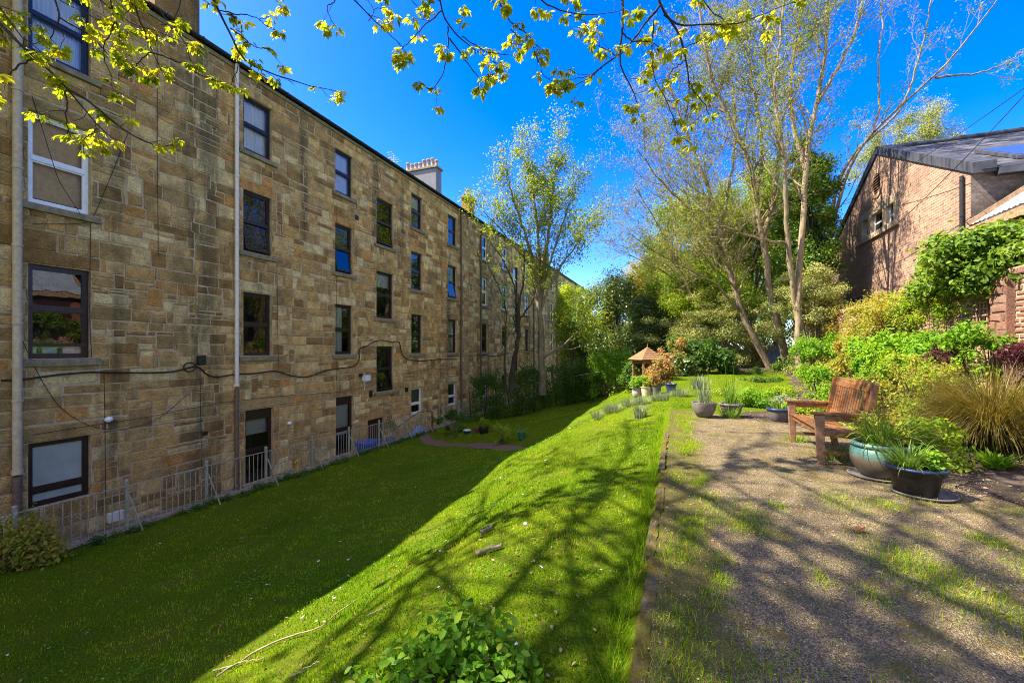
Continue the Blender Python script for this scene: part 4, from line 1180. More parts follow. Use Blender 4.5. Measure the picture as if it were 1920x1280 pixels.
stem_tree('ash_tree', 'tallest straight stemmed half bare tree whose base is lost in ivy', 'tree', [
    ([(1500, 690), (1495, 600), (1500, 480), (1508, 380), (1516, 262), (1530, 200), (1540, 153), (1550, 80), (1553, 0), (1556, -90)], Zt - 3.5, Zt - 4, .14, .045),
    ([(1512, 320), (1490, 250), (1480, 170), (1490, 90), (1505, 0), (1510, -80)], Zt - 3.6, Zt - 2.4, .09, .03),
    ([(1532, 195), (1570, 130), (1600, 70), (1620, 0), (1630, -60)], Zt - 3.8, Zt - 4.8, .08, .02),
    ([(1496, 600), (1478, 470), (1470, 360), (1472, 284), (1450, 190), (1460, 90), (1470, 0)], Zt - 3.5, Zt - 4.5, .11, .03),
    ([(1485, 458), (1440, 452), (1400, 440), (1372, 428), (1350, 425)], Zt - 3.6, Zt - 4.6, .06, .03),
], M['bark_pale'], M['l_bud'], .074, 3, .10, dens=2.3, L=2.6, lev=3, kids=(4, 4, 3), start=.40, ang=.65)
stem_tree('ash_tree', 'sparsely leaved tree leaning right over the brick gable against the blue sky', 'tree', [
    ([(1520, 680), (1535, 560), (1560, 420), (1601, 284), (1640, 245), (1667, 219), (1710, 180), (1754, 144), (1790, 105), (1820, 66), (1864, 9), (1890, -30)], 21.0, 15.5, .14, .02),
    ([(1560, 400), (1575, 330), (1610, 275), (1660, 238), (1700, 190), (1720, 120), (1740, 40), (1750, -30)], 20.2, 17.5, .08, .02),
    ([(1754, 146), (1800, 140), (1840, 138), (1875, 125), (1915, 98)], 16.2, 15.4, .05, .012),
    ([(1640, 247), (1650, 190), (1645, 120), (1655, 40), (1650, -30)], 16.8, 17.8, .05, .015),
], M['bark_pale'], M['l_bud'], .075, 4, .07, dens=1.5, L=1.9, lev=2, kids=(4, 3, 3), start=.42, ang=.6)

# sycamore in front of the far tenement
stem_tree('sycamore_tree', 'lit young leaved sycamore standing behind the hedge in front of the tenement', 'tree', [
    ([(1017, 740), (1016, 699), (1015, 619), (1012, 566), (1006, 513), (995, 473), (979, 420), (963, 380), (950, 320)], 25.5, 25.0, .24, .03),
    ([(1012, 570), (1016, 550), (1022, 486), (1032, 407), (1040, 330), (1045, 275)], 25.5, 26, .16, .02),
    ([(1012, 568), (1010, 460), (1006, 407), (992, 330), (978, 275)], 25.5, 26.5, .14, .02),
    ([(1014, 580), (1027, 545), (1054, 494), (1085, 454), (1110, 410)], 25.5, 24.5, .10, .02),
    ([(1012, 560), (1035, 480), (1062, 400), (1080, 340)], 25.5, 27, .10, .02),
    ([(1006, 513), (970, 470), (930, 420), (905, 395)], 25.4, 24.5, .08, .02),
    ([(1016, 672), (1030, 664), (1059, 645), (1080, 624), (1100, 606)], 25.5, 23.8, .09, .03),
], M['bark_mid'], M['l_cent'], .11, 13, .24, dens=2.4, L=2.1, lev=2, kids=(5, 4, 3), start=.35, ang=.6, tpl=LF)
stem_tree('ivy_hung_tree', 'dark crooked little tree against the far tenement wall left of the sycamore', 'tree', [
    ([(958, 735), (961, 690), (969, 651), (974, 619), (971, 576), (979, 539), (985, 490), (975, 440)], 23.6, 23.4, .17, .03),
    ([(972, 580), (962, 530), (940, 480), (915, 450)], 23.5, 22.8, .07, .02),
    ([(948, 735), (946, 660), (950, 587), (937, 539), (915, 500)], 23.2, 22.6, .07, .02),
    ([(974, 600), (1000, 560), (1010, 520)], 23.5, 23.2, .06, .02),
], M['bark_dark'], M['l_cent'], .11, 3, .08, dens=1.5, L=1.6, lev=2, kids=(3, 3, 3), start=.4)

def leafy_tree(name, label, c, r, ncl, n, size, mat, base, bark='bark_mid', group=None, cat='tree', rmin=.5, rmax=1.0, tpl=RH, r0=.14, part='crown', lo=-.55):
    root = empty(name, (base[0], base[1], hz(*base)), label, cat, group)
    cs, rs = clumps(c, r, ncl, rmin, rmax, lo=lo)
    off = np.array(root.location)
    o = foliage(part, cs, rs, n, size, mat, root, tpl); o.location = -off
    polys = []
    b = np.array([base[0], base[1], hz(*base) - .1]); top = np.array(c) - np.array([0, 0, r[2] * .25])
    polys.append((resample([b, b * .6 + top * .4 + RNG.normal(size=3) * .1, top], 10), np.linspace(r0, r0 * .5, 10)))
    for i in RNG.choice(len(cs), min(len(cs), 26), replace=False):
        s = polys[0][0][random.randint(3, 9)]; m_ = s * .5 + cs[i] * .5 + np.array([0, 0, .15 * r[2] * random.random()])
        polys.append((resample([s, m_, cs[i]], 7), np.linspace(r0 * .35, .012, 7)))
    t = tubes('trunk' if cat == 'tree' else 'stem', polys, M[bark], root); t.location = -off
    return root

def at(px, py, Z): return P(px, py, Z)
def tree_px(name, label, px, py, Z, r, ncl, n, size, mat, **k):
    c = P(px, py, Z)
    return leafy_tree(name, label, c, r, ncl, n, size, M[mat], (c[0], c[1]), **k)

G = 'trees at the back of the garden'
tree_px('laurel_tree', 'dense dark evergreen laurel between the sycamore and the little wooden arbour', 1160, 615, 29, (2.7, 2.4, 3.9), 60, 34000, .13, 'l_dark', rmin=.5, rmax=.95, group=G, tpl=RH, lo=-.95)
tree_px('laurel_tree', 'second dark evergreen laurel directly behind the little wooden arbour', 1228, 620, 27, (1.9, 1.9, 3.0), 40, 20000, .13, 'l_dark', rmin=.45, rmax=.85, group=G, lo=-.95)
tree_px('leafy_tree', 'fresh green leafy tree above the grey green shrub, left of the ash trunks', 1295, 490, 26, (3.2, 2.4, 3.8), 78, 48000, .13, 'l_mid', rmin=.5, rmax=1.0, group=G)
tree_px('leafy_tree', 'fresh green leafy tree seen between the pale ash trunks', 1410, 455, 25, (2.8, 2.2, 4.6), 80, 50000, .13, 'l_mid', rmin=.5, rmax=1.0, group=G)
tree_px('leafy_tree', 'yellowish leafy tree low at the left of the back row beside the blue sky', 1225, 555, 29, (2.0, 2.4, 2.8), 40, 20000, .13, 'l_yell', rmin=.5, rmax=.9, group=G)
tree_px('leafy_tree', 'dark leafy tree filling the gap behind the ash trunks', 1470, 540, 31, (3.0, 2.5, 5.0), 52, 22000, .15, 'l_ivy', rmin=.6, rmax=1.1, group=G)
tree_px('ivy_tree', 'tall column of dark ivy on an old trunk hiding the left slope of the gable', 1518, 430, 18.6, (1.0, 1.2, 4.2), 80, 36000, .10, 'l_ivy', rmin=.22, rmax=.5, group=G, bark='bark_dark', lo=-.95, r0=.2)
tree_px('ivy_tree', 'shorter column of dark ivy left of the tall ivy column', 1497, 470, 20.5, (1.1, 1.2, 3.6), 48, 26000, .10, 'l_ivy', rmin=.3, rmax=.6, group=G, bark='bark_dark', lo=-.95)
tree_px('leafy_tree', 'light green leafy tree low behind the grey green shrub, right of the laurels', 1330, 560, 23.6, (2.5, 1.5, 2.0), 56, 30000, .11, 'l_mid', rmin=.4, rmax=.8, group=G)
tree_px('leafy_tree', 'light green leafy tree behind the pale trunks beside the ivy', 1455, 420, 25, (1.6, 1.6, 2.8), 46, 22000, .12, 'l_mid', rmin=.4, rmax=.8, group=G)
tree_px('willow_tree', 'pale feathery willow crown rising behind the brick gable roof', 1690, 285, 46, (5.2, 3.5, 4.6), 90, 26000, .15, 'l_grey', rmin=.5, rmax=1.2, group=G, bark='bark_pale')
for i, (px, py, Z, r, mt, lb) in enumerate((
    (1105, 650, 52, (3.5, 3, 4.4), 'l_mid', 'distant green tree beyond the end of the tenement'),
    (1040, 640, 62, (3, 3, 4.6), 'l_dark', 'distant dark tree beside the far end of the tenement'),
    (1180, 600, 47, (4, 3, 4.6), 'l_ivy', 'distant dark green tree behind the laurel'),
    (1300, 560, 45, (4.5, 3, 5.4), 'l_mid', 'distant green tree behind the grey green shrub'),
    (1430, 540, 44, (4.5, 3, 6.4), 'l_dark', 'distant dark tree behind the ash trunks'),
    (1560, 560, 42, (4.5, 3, 5.4), 'l_ivy', 'distant dark green tree behind the brick gable'))):
    tree_px('leafy_tree', lb, px, py, Z, r, 40, 9000, .3, mt, rmin=.8, rmax=1.5, group=G, lo=-.9)

stem_tree('hawthorn_tree', 'small half bare many stemmed tree fanning out left above the grey green shrub', 'tree', [
    ([(1345, 680), (1320, 620), (1290, 540), (1240, 430), (1190, 350)], 23.5, 23, .13, .02),
    ([(1318, 615), (1310, 540), (1300, 450), (1285, 340)], 23.5, 24.5, .09, .02),
    ([(1290, 545), (1240, 505), (1195, 485), (1165, 470)], 23.5, 22.5, .07, .015),
    ([(1320, 620), (1350, 540), (1365, 440), (1360, 340)], 23.5, 24, .08, .02),
    ([(1270, 495), (1265, 420), (1245, 330), (1235, 270)], 23.3, 24, .06, .015)],
    M['bark_pale'], M['l_bud'], .074, 3, .10, dens=3.0, L=2.3, lev=2, kids=(6, 5, 4), start=.3, ang=.7)
hb = empty('hedge', (4, 34, hz(4, 34)), 'dark evergreen hedge closing the back of the garden behind all the trunks', 'hedge')
cs = [(random.uniform(-3.5, 13), 34 + random.uniform(-.7, .7), random.uniform(.9, 4.2)) for _ in range(170)]
o = foliage('foliage', cs, [random.uniform(.5, .9) for _ in cs], 26000, .17, M['l_hedge'], hb); o.location = -np.array(hb.location)
# hedge across the lower lawn
tree_px('leafy_tree', 'green leafy tree against the far end of the tenement right of the sycamore trunk', 1072, 610, 38, (1.7, 1.7, 3.6), 40, 16000, .16, 'l_mid', rmin=.5, rmax=.9, group=G, lo=-.9)
tree_px('leafy_tree', 'darker green tree at the end of the hedge in front of the far tenement', 1098, 640, 33, (1.2, 1.4, 2.8), 34, 14000, .13, 'l_hedge', rmin=.4, rmax=.8, group=G, lo=-.9)
hd = empty('hedge', (-7.5, 24.8, -2.2), 'tall dark green hedge running from the tenement to the laurel', 'hedge')
cs = []; rs = []
for i in range(190):
    t = random.random(); x = -10.7 + 6.3 * t; y = 21.3 + 7.4 * t; g = hz(x, y)
    cs.append((x + random.uniform(-.45, .45), y + random.uniform(-.45, .45), g + random.uniform(.12, 2.55 - .2 * t) + (.4 if random.random() < .12 else 0))); rs.append(random.uniform(.28, .52))
o = foliage('foliage', cs, rs, 34000, .10, M['l_hedge'], hd); o.location = (7.5, -24.8, 2.2)
polys = []
for i in range(13):
    t = i / 12; x = -10.7 + 6.3 * t; y = 21.3 + 7.4 * t; g = hz(x, y)
    polys.append((resample([(x, y, g - .1), (x + random.uniform(-.15, .15), y, g + 1), (x + random.uniform(-.3, .3), y, g + 2)], 6), np.linspace(.05, .015, 6)))
o = tubes('stem', polys, M['bark_dark'], hd); o.location = (7.5, -24.8, 2.2)

# ------------------------------------------------------------------ shrubs and bed plants
def shrub(name, label, px, py, Z, r, ncl, n, size, mat, tpl=RH, rmin=.15, rmax=.35, group=None, up=.5, stems=14, bark='twig', lo=-.3, r0=.018, cat='shrub', base=None, flat=1.0, skirt=True):
    c = P(px, py, Z); b = (c[0], c[1]) if base is None else base
    g = hz(*b); root = empty(name, (b[0], b[1], g), label, cat, group); off = np.array(root.location)
    cs, rs = clumps(c, r, ncl, rmin, rmax, lo=lo)
    if skirt:
        k = RNG.random(len(cs)) < .4
        cs[k, 2] = g + (cs[k, 2] - g) * RNG.random(k.sum()); rs = rs * RNG.uniform(.7, 1.3, len(rs))
        cs[:, :2] = c[:2] + (cs[:, :2] - c[:2]) * (1 + .25 * RNG.normal(size=(len(cs), 1)) * .6)
    o = foliage('foliage', cs, rs, n, size, M[mat], root, tpl, up=up, flat=flat); o.location = -off
    polys = []
    for i in RNG.choice(len(cs), min(len(cs), stems), replace=False):
        s = np.array([b[0], b[1], g - .05]) + np.append(RNG.normal(size=2) * .06, 0)
        m_ = s * .45 + cs[i] * .55 + np.array([0, 0, .1]); m_[:2] = s[:2] * .6 + cs[i][:2] * .4
        polys.append((resample([s, m_, cs[i]], 7), np.linspace(r0, .005, 7)))
    o = tubes('stem', polys, M[bark], root); o.location = -off
    return root

SH = 'shrubs in the garden'
shrub('grey_shrub', 'wide spreading grey green shrub under the leaning ash trunks', 1365, 608, 22.3, (3.9, 1.6, 1.95), 120, 46000, .072, 'l_grey', rmin=.25, rmax=.6, group=SH, stems=46, r0=.06, bark='bark_mid', base=(3.9, 25.0), flat=.55, lo=-.5)
shrub('grey_shrub', 'taller grey green shrub at the foot of the ivy column beside the gable', 1515, 560, 18.0, (1.2, 1.3, 1.7), 60, 24000, .075, 'l_grey', rmin=.22, rmax=.5, group=SH, stems=24, r0=.05, bark='bark_mid', flat=.6)
shrub('grey_shrub', 'grey green shrub between the second pale ash trunk and the garden wall', 1528, 572, 16.6, (.95, .8, 1.2), 60, 20000, .062, 'l_grey', rmin=.22, rmax=.5, group=SH, stems=20, r0=.05, bark='bark_mid', flat=.6)
shrub('rhododendron', 'dark leaved rhododendron under the left skirt of the wide grey green shrub', 1320, 668, 19.0, (1.5, .9, .75), 36, 9000, .12, 'l_hedge', group=SH, rmin=.2, rmax=.4, stems=16)
shrub('laurel_bush', 'dark green laurel bush at the left side of the little wooden arbour', 1192, 700, 18.2, (.5, .5, .6), 24, 4200, .1, 'l_hedge', group=SH, rmin=.16, rmax=.3)
shrub('rhododendron', 'dark glossy shrub between the arbour and the grey green shrub', 1275, 690, 18.2, (.75, .7, .7), 24, 6000, .12, 'l_dark', group=SH, rmin=.18, rmax=.34)
shrub('azalea', 'orange and lime azalea in front of the little wooden arbour', 1237, 702, 16.6, (.62, .6, .55), 30, 5200, .075, 'l_azalea', group=SH, rmin=.12, rmax=.26)
shrub('azalea', 'second orange azalea rising behind the right corner of the arbour', 1262, 668, 18.6, (.6, .6, .85), 26, 4200, .085, 'l_azalea', group=SH, rmin=.14, rmax=.3)
shrub('bright_shrub', 'light green bush on the lawn edge left of the arbour, below the laurel', 1140, 692, 25.5, (1.35, 1.1, 1.2), 40, 9000, .11, 'l_bright', group=SH, rmin=.25, rmax=.5)
shrub('bright_shrub', 'round lime green little bush on slim stems at the end of the upper lawn', 1527, 658, 14.2, (.78, .75, .5), 44, 9000, .062, 'l_bright', group=SH, rmin=.12, rmax=.26, stems=22, r0=.016, base=(P(1527, 700, 14.2)[0], P(1527, 700, 14.2)[1]))
shrub('climbing_shrub', 'big leaved green climber hanging over the top of the garden wall at the right edge', 1868, 490, 8.3, (.85, 1.3, .78), 80, 15000, .105, 'l_climb', tpl=LF, group=SH, rmin=.16, rmax=.36, stems=9, base=(5.45, 10.4), lo=-.8, r0=.014, skirt=False)
shrub('climbing_shrub', 'left arm of green climber above the garden wall in front of the gable', 1775, 530, 9.6, (.62, 1.1, .55), 44, 8000, .095, 'l_climb', tpl=LF, group=SH, rmin=.14, rmax=.3, stems=8, base=(5.45, 12.6), lo=-.8, r0=.014, skirt=False)
shrub('honeysuckle', 'yellow green honeysuckle sprawling over the garden wall below the gable', 1655, 590, 12.2, (.5, 1.6, .55), 60, 10000, .06, 'l_yell', group=SH, rmin=.14, rmax=.32, stems=24, base=(5.35, 16), lo=-.9, skirt=False)
shrub('honeysuckle', 'yellow green creeper on the left end of the garden wall by the lime bush', 1612, 640, 13.2, (.4, 1.2, .6), 30, 4200, .06, 'l_yell', group=SH, rmin=.12, rmax=.26, stems=16, base=(5.35, 18), lo=-.9)
shrub('peony_bush', 'large bright green bush just behind the bench, the brightest in the bed', 1688, 668, 9.4, (.92, .8, .55), 70, 15000, .075, 'l_bright', tpl=LF, group=SH, rmin=.14, rmax=.28, stems=26, lo=-.5)
shrub('peony_bush', 'small bright green bush below the trellis', 1800, 642, 8.0, (.5, .45, .22), 26, 4200, .065, 'l_bright', tpl=LF, group=SH, rmin=.1, rmax=.2)
shrub('purple_shrub', 'dark purple shrub between the bright bush and the tan grass', 1765, 670, 8.2, (.34, .36, .2), 22, 2600, .05, 'l_purple', group=SH, rmin=.08, rmax=.2)
shrub('purple_shrub', 'dark red leaved shrub in front of the wall pier at the right edge', 1905, 664, 7.0, (.30, .36, .22), 22, 2800, .045, 'l_purple', group=SH, rmin=.08, rmax=.2)
shrub('twiggy_shrub', 'thin twiggy yellow green shrub between the bench back and the tan grass', 1715, 705, 7.8, (.5, .5, .34), 26, 3000, .042, 'l_yell', group=SH, rmin=.1, rmax=.24, stems=24, bark='bark_dark')
shrub('wall_creeper', 'brownish green creeper covering the left end of the garden wall', 1578, 632, 14.8, (.22, 3.4, 1.0), 110, 9000, .06, 'l_yell', group=SH, rmin=.1, rmax=.26, stems=30, bark='twig', base=(5.5, 17.5), lo=-.95, r0=.01)
shrub('wall_creeper', 'patchy green creeper along the top of the garden wall below the gable', 1700, 585, 11.0, (.22, 2.6, .5), 80, 8000, .06, 'l_mid', group=SH, rmin=.1, rmax=.26, stems=8, base=(5.5, 13.5), lo=-.95, r0=.01, skirt=False)
PL = 'low plants in the flower bed'
for i, (px, py, Z, r, n, sz, mt, lb) in enumerate((
    (1640, 705, 9.2, (.6, .5, .4), 4200, .06, 'l_bright', 'dense light green perennials rising straight behind the bench back'),
    (1600, 665, 12.6, (.6, .6, .5), 4200, .06, 'l_yell', 'yellow green bushy perennials at the foot of the honeysuckle'),
    (1690, 690, 8.6, (.5, .5, .4), 3600, .055, 'l_mid', 'mid green leaves under the large bright bush'),
    (1745, 720, 7.4, (.5, .5, .3), 2400, .05, 'l_mid', 'straggly green stems left of the tan grass'),
    (1560, 700, 12.6, (.5, .5, .3), 2600, .055, 'l_yell', 'yellow green clump beyond the rounded geranium'),
    (1430, 715, 15.5, (.8, .5, .15), 2600, .06, 'l_hedge', 'dark low leaves along the back edge of the upper lawn'),
    (1390, 700, 18.5, (1.2, .6, .3), 3600, .08, 'l_hedge', 'dark undergrowth at the foot of the leaning ash trunk'),
    (1480, 690, 18.5, (1.0, .6, .35), 3600, .08, 'l_ivy', 'ivy undergrowth around the second ash trunk'),
    (1535, 706, 11.2, (.42, .4, .22), 3600, .055, 'l_bright', 'rounded light green geranium clump left of the bench back'),
    (1570, 735, 8.6, (.30, .3, .2), 2200, .05, 'l_bright', 'light green clump touching the left edge of the bench back'),
    (1600, 690, 11.5, (.75, .5, .3), 4600, .06, 'l_yell', 'yellow green perennials behind the bench back'),
    (1410, 752, 10.3, (.55, .35, .22), 3800, .05, 'l_bright', 'loose green clump behind the rimmed grey pot'),
    (1465, 735, 12.0, (.5, .3, .12), 1900, .05, 'l_mid', 'pale low clump on the bare soil behind the blue rimmed pot'),
    (1350, 740, 12.6, (.5, .4, .2), 2600, .05, 'l_mid', 'green perennials behind the round grey bowl'),
    (1505, 765, 9.0, (.4, .3, .12), 1600, .045, 'l_mid', 'low green leaves left of the bench arm'),
    (1470, 752, 10.6, (.45, .3, .1), 1500, .045, 'l_blue', 'grey leaved low clump on the bare soil'),
    (1655, 730, 8.4, (.42, .4, .3), 2400, .05, 'l_yell', 'yellow green leaves showing right of the bench back'),
    (850, 785, 20.2, (.9, .7, .35), 3600, .07, 'l_hedge', 'dark ferny bush between the black handrail and the lower lawn'),
    (940, 806, 16.3, (.45, .35, .22), 1500, .05, 'l_mid', 'green clump beside the dark pot on the red path'),
    )):
    shrub('bed_plant', lb, px, py, Z, r, 22, n, sz, mt, group=PL, rmin=.07, rmax=.18, cat='plant', lo=-.2)
shrub('ivy_bush', 'yellow green leafy bush growing through the nearest railing post', 52, 1022, P(0, 0, 1)[1] * 0 + 8.1, (.75, .42, .5), 44, 3600, .085, 'l_yell', tpl=LF, group=SH, rmin=.12, rmax=.28, lo=-.9)
shrub('broadleaf_shrub', 'broad leaved green shrub cut off by the bottom edge of the photo', 835, 1275, 1.95, (.44, .36, .19), 60, 3000, .052, 'l_fore', tpl=LF, group=SH, rmin=.07, rmax=.15, stems=26, r0=.006, lo=-.5)

# weeds along the railing foot
cs = []; rs = []
for i in range(150):
    s = random.uniform(2.0, 19) ** 1.0; x = -11.52 + random.uniform(-.08, .25); cs.append((x, s, hz(x, s) + .05)); rs.append(random.uniform(.06, .16))
tag(foliage('railing_weeds', cs, rs, 9000, .055, M['l_hedge'], None, LF, up=1.0), 'dark green weeds along the foot of the railing', 'weeds', kind='stuff')
# ground cover between the bed plants
cs = []; rs = []
while len(cs) < 190:
    y = random.uniform(4.6, 22); x = random.uniform(2.4, 5.5)
    if x < float(bed_left(np.array([y]))[()] if False else bed_left(np.array([y]))[0]) + .25: continue
    if y < 7.6 and x < 4.3: continue
    cs.append((x, y, hz(x, y) + .04)); rs.append(random.uniform(.08, .24))
tag(foliage('bed_ground_cover', cs, rs, 15000, .05, M['l_mid'], None, RH, up=1.0), 'mixed low leaves covering the soil of the flower bed', 'ground cover', kind='stuff')
# leaf litter on the bed
n = 6000; y = RNG.uniform(2.6, 24, n); x = bed_left(y) + RNG.random(n) * (5.6 - bed_left(y)).clip(0)
tag(inst('bed_litter', RH, np.stack([x, y, H(x, y) + .012], 1), frames(RNG.normal(size=(n, 3)) * .35 + [0, 0, 1]), RNG.uniform(.02, .06, n), plainleaf := leafmat('litter', [(.10, .07, .045), (.2, .14, .09), (.30, .22, .14)], .1)), 'brown leaf litter on the flower bed', 'litter', kind='stuff')

def tuft(name, label, x, y, n, L, w, mat, cat='plant', lean=(.05, .5), curl=(.3, 1.2), spread=.06, group=None, z=None, azr=None, part=None):
    g = hz(x, y) if z is None else z
    a = RNG.uniform(0, 2 * math.pi, n) if azr is None else RNG.uniform(azr[0], azr[1], n)
    pos = np.stack([x + np.cos(a) * spread * RNG.random(n), y + np.sin(a) * spread * RNG.random(n), np.full(n, g - .01)], 1)
    o = blades(name, pos, a, L * RNG.uniform(.5, 1.1, n), RNG.uniform(*lean, n), w * RNG.uniform(.7, 1.2, n), RNG.uniform(*curl, n), M[mat], None, RNG.random(n))
    return tag(o, label, cat, group)
b = P(1868, 815, 5.9)
tuft('ornamental_grass', 'huge arching clump of tan ornamental grass at the right edge', 4.05, 7.9, 5600, 1.5, .0075, 'l_tan', 'ornamental grass', (.12, .95), (.9, 2.2), .26)
tuft('iris_clump', 'blue grey iris leaves at the end of the path by the kerb', -.85, 10.95, 150, .38, .022, 'l_blue', group=PL, lean=(.0, .35), curl=(.1, .6), spread=.16)
tuft('strap_clump', 'dark green strap leaves beside the right end of the bench', 3.0, 7.2, 120, .45, .03, 'l_blade', group=PL, lean=(0, .4), curl=(.2, .9), spread=.14)
tuft('strap_clump', 'fresh green strap leaves between the arbour pots and the upper lawn', P(1310, 725, 13.5)[0], P(1310, 725, 13.5)[1], 170, .5, .022, 'l_blue', group=PL, lean=(0, .5), curl=(.1, .8), spread=.2)
tuft('rosette_plant', 'low green rosette of broad leaves below the tan grass', 3.5, 6.75, 130, .26, .05, 'l_bright', group=PL, lean=(.1, .9), curl=(.2, .9), spread=.10)
tuft('strap_clump', 'green daffodil leaves between the two grey pots', 1.0, 9.75, 130, .34, .015, 'l_blade', group=PL, lean=(0, .7), curl=(.2, 1.1), spread=.15)
tuft('strap_clump', 'green leaves at the foot of the near bench leg', 1.85, 6.55, 110, .32, .012, 'l_blade', group=PL, lean=(.1, .8), curl=(.3, 1.3), spread=.2)
tuft('strap_clump', 'weedy grass tuft under the left bench leg', 1.7, 7.7, 150, .16, .008, 'l_grass', group=PL, lean=(.1, .8), curl=(.2, .9), spread=.2)
# silvery lavender along the far side of the path
LV = 'silver lavender clumps beside the path'
for i in range(9):
    t = i / 8; x = -2.6 + 2.75 * t + random.uniform(-.12, .12); y = 12.55 + .6 * t + random.uniform(-.15, .15)
    tuft('lavender_clump', 'silver grey lavender clump in the row beside the path', x, y, 420, .30, .007, 'l_blue', group=LV, lean=(0, 1.0), curl=(-.3, .5), spread=.22)

# ================================================================== BENCH
bench = empty('garden_bench', (1.95, 6.9, 0), 'reddish slatted hardwood two seat garden bench facing the lawn', 'bench')
def bb(name, build, mat='teak', bev=.006):
    q = MB(); build(q); o = q.build(name, M[mat], bench, bevel=bev); return o
# local frame: x from front (-) to back (+), y along the seat
yA, yB = -.68, .68
for yy in (yA, yB):
    bb('leg', lambda q: q.hexa([(-.35, yy - .024, 0), (-.28, yy - .024, 0), (-.28, yy + .024, 0), (-.35, yy + .024, 0)], [(-.385, yy - .024, .60), (-.28, yy - .024, .60), (-.28, yy + .024, .60), (-.385, yy + .024, .60)]), 'teakgrey')
    bb('leg', lambda q: (q.hexa([(.18, yy - .028, 0), (.26, yy - .028, 0), (.26, yy + .028, 0), (.18, yy + .028, 0)], [(.09, yy - .028, .42), (.17, yy - .028, .42), (.17, yy + .028, .42), (.09, yy + .028, .42)]),
                              q.hexa([(.09, yy - .028, .421), (.17, yy - .028, .421), (.17, yy + .028, .421), (.09, yy + .028, .421)], [(.195, yy - .028, .99), (.255, yy - .028, .99), (.255, yy + .028, .99), (.195, yy + .028, .99)])), 'teak')
    bb('armrest', lambda q: (q.hexa([(-.43, yy - .04, .605), (.26, yy - .03, .605), (.26, yy + .03, .605), (-.43, yy + .04, .605)], [(-.43, yy - .04, .637), (.26, yy - .03, .637), (.26, yy + .03, .637), (-.43, yy + .04, .637)]),
                             q.box((-.37, yy - .018, .53), (.15, yy + .018, .599))))
    bb('rail', lambda q: (q.bar((-.28, yy * .985, .385), (.12, yy * .985, .36), .03, .075), q.bar((-.30, yy * .985, .14), (.20, yy * .985, .14), .025, .045)))
bb('seat_rail', lambda q: q.box((-.33, yA + .032, .34), (-.30, yB - .032, .415)))
for i in range(5):
    x0 = -.36 + i * .096; z0 = .418 - i * .012
    bb('seat_slat', lambda q: q.hexa([(x0, yA + .034, z0), (x0 + .088, yA + .034, z0 - .009), (x0 + .088, yB - .034, z0 - .009), (x0, yB - .034, z0)], [(x0, yA + .034, z0 + .022), (x0 + .088, yA + .034, z0 + .013), (x0 + .088, yB - .034, z0 + .013), (x0, yB - .034, z0 + .022)]))
bx = lambda z: .125 + (z - .42) * .19
bb('crest_rail', lambda q: q.hexa([(bx(.88), yA + .03, .88), (bx(.88) + .032, yA + .03, .88), (bx(.88) + .032, yB - .03, .88), (bx(.88), yB - .03, .88)], [(bx(1.0), yA + .03, 1.0), (bx(1.0) + .032, yA + .03, 1.0), (bx(1.0) + .032, yB - .03, 1.0), (bx(1.0), yB - .03, 1.0)]))
bb('back_rail', lambda q: q.hexa([(bx(.47), yA + .03, .47), (bx(.47) + .032, yA + .03, .47), (bx(.47) + .032, yB - .03, .47), (bx(.47), yB - .03, .47)], [(bx(.54), yA + .03, .54), (bx(.54) + .032, yA + .03, .54), (bx(.54) + .032, yB - .03, .54), (bx(.54), yB - .03, .54)]))
ns = 15
for i in range(ns):
    y0 = yA + .06 + (yB - yA - .12) * (i + .18) / ns; y1 = yA + .06 + (yB - yA - .12) * (i + .80) / ns
    bb('back_slat', lambda q: q.hexa([(bx(.541) + .006, y0, .541), (bx(.541) + .024, y0, .541), (bx(.541) + .024, y1, .541), (bx(.541) + .006, y1, .541)], [(bx(.879) + .006, y0, .879), (bx(.879) + .024, y0, .879), (bx(.879) + .024, y1, .879), (bx(.879) + .006, y1, .879)]), bev=.003)

# ================================================================== POTS
def pot(name, label, x, y, prof, mat, rim=None, soil=None, cat='plant pot', group='plant pots', z=None, n=36):
    g = hz(x, y) if z is None else z
    root = empty(name, (x, y, g), label, cat, group)
    q = MB(); q.lathe(prof, n=n); q.add([(prof[0][0] * math.cos(2 * math.pi * j / n), prof[0][0] * math.sin(2 * math.pi * j / n), prof[0][1]) for j in range(n)], [tuple(range(n))[::-1]])
    q.build('bowl', M[mat], root)
    if rim:
        q = MB(); q.lathe(rim[0], n=n); q.build('rim', M[rim[1]], root)
    r, zz = soil
    q = MB(); q.add([(r * math.cos(2 * math.pi * j / 20), r * math.sin(2 * math.pi * j / 20), zz) for j in range(20)] + [(0, 0, zz + .025)], [(j, (j + 1) % 20, 20) for j in range(20)]); q.build('compost', M['compost'], root)
    return root, g + zz
def rimprof(r, z, t=.018, h=.04): return [(r - .004, z - h), (r + t, z - h + .006), (r + t + .004, z - .01), (r + t - .004, z), (r - t, z), (r - t - .004, z - .05)]
def saucer(label, x, y, r, z=None):
    g = hz(x, y) if z is None else z
    q = MB(); q.lathe([(.001, .005), (r - .02, .006), (r, .018), (r + .014, .034), (r + .004, .040), (r - .012, .024), (r - .04, .015), (.001, .014)], (0, 0, 0), 36)
    o = q.build('pot_saucer', M['potgrey']); o.location = (x, y, g + .004); return tag(o, label, 'saucer', 'saucers under the glazed pots')
tx, ty = 2.10, 5.86
saucer('grey saucer under the teal glazed pot', tx - .03, ty - .02, .27)
pot('glazed_pot', 'large round teal and brown glazed pot beside the bench', tx, ty, [(.17, .02), (.205, .05), (.262, .14), (.285, .22), (.275, .30), (.248, .345), (.245, .35)], 'teal', (rimprof(.245, .385, .026, .045), 'teal'), (.225, .33))
bx_, by_ = 2.15, 5.27
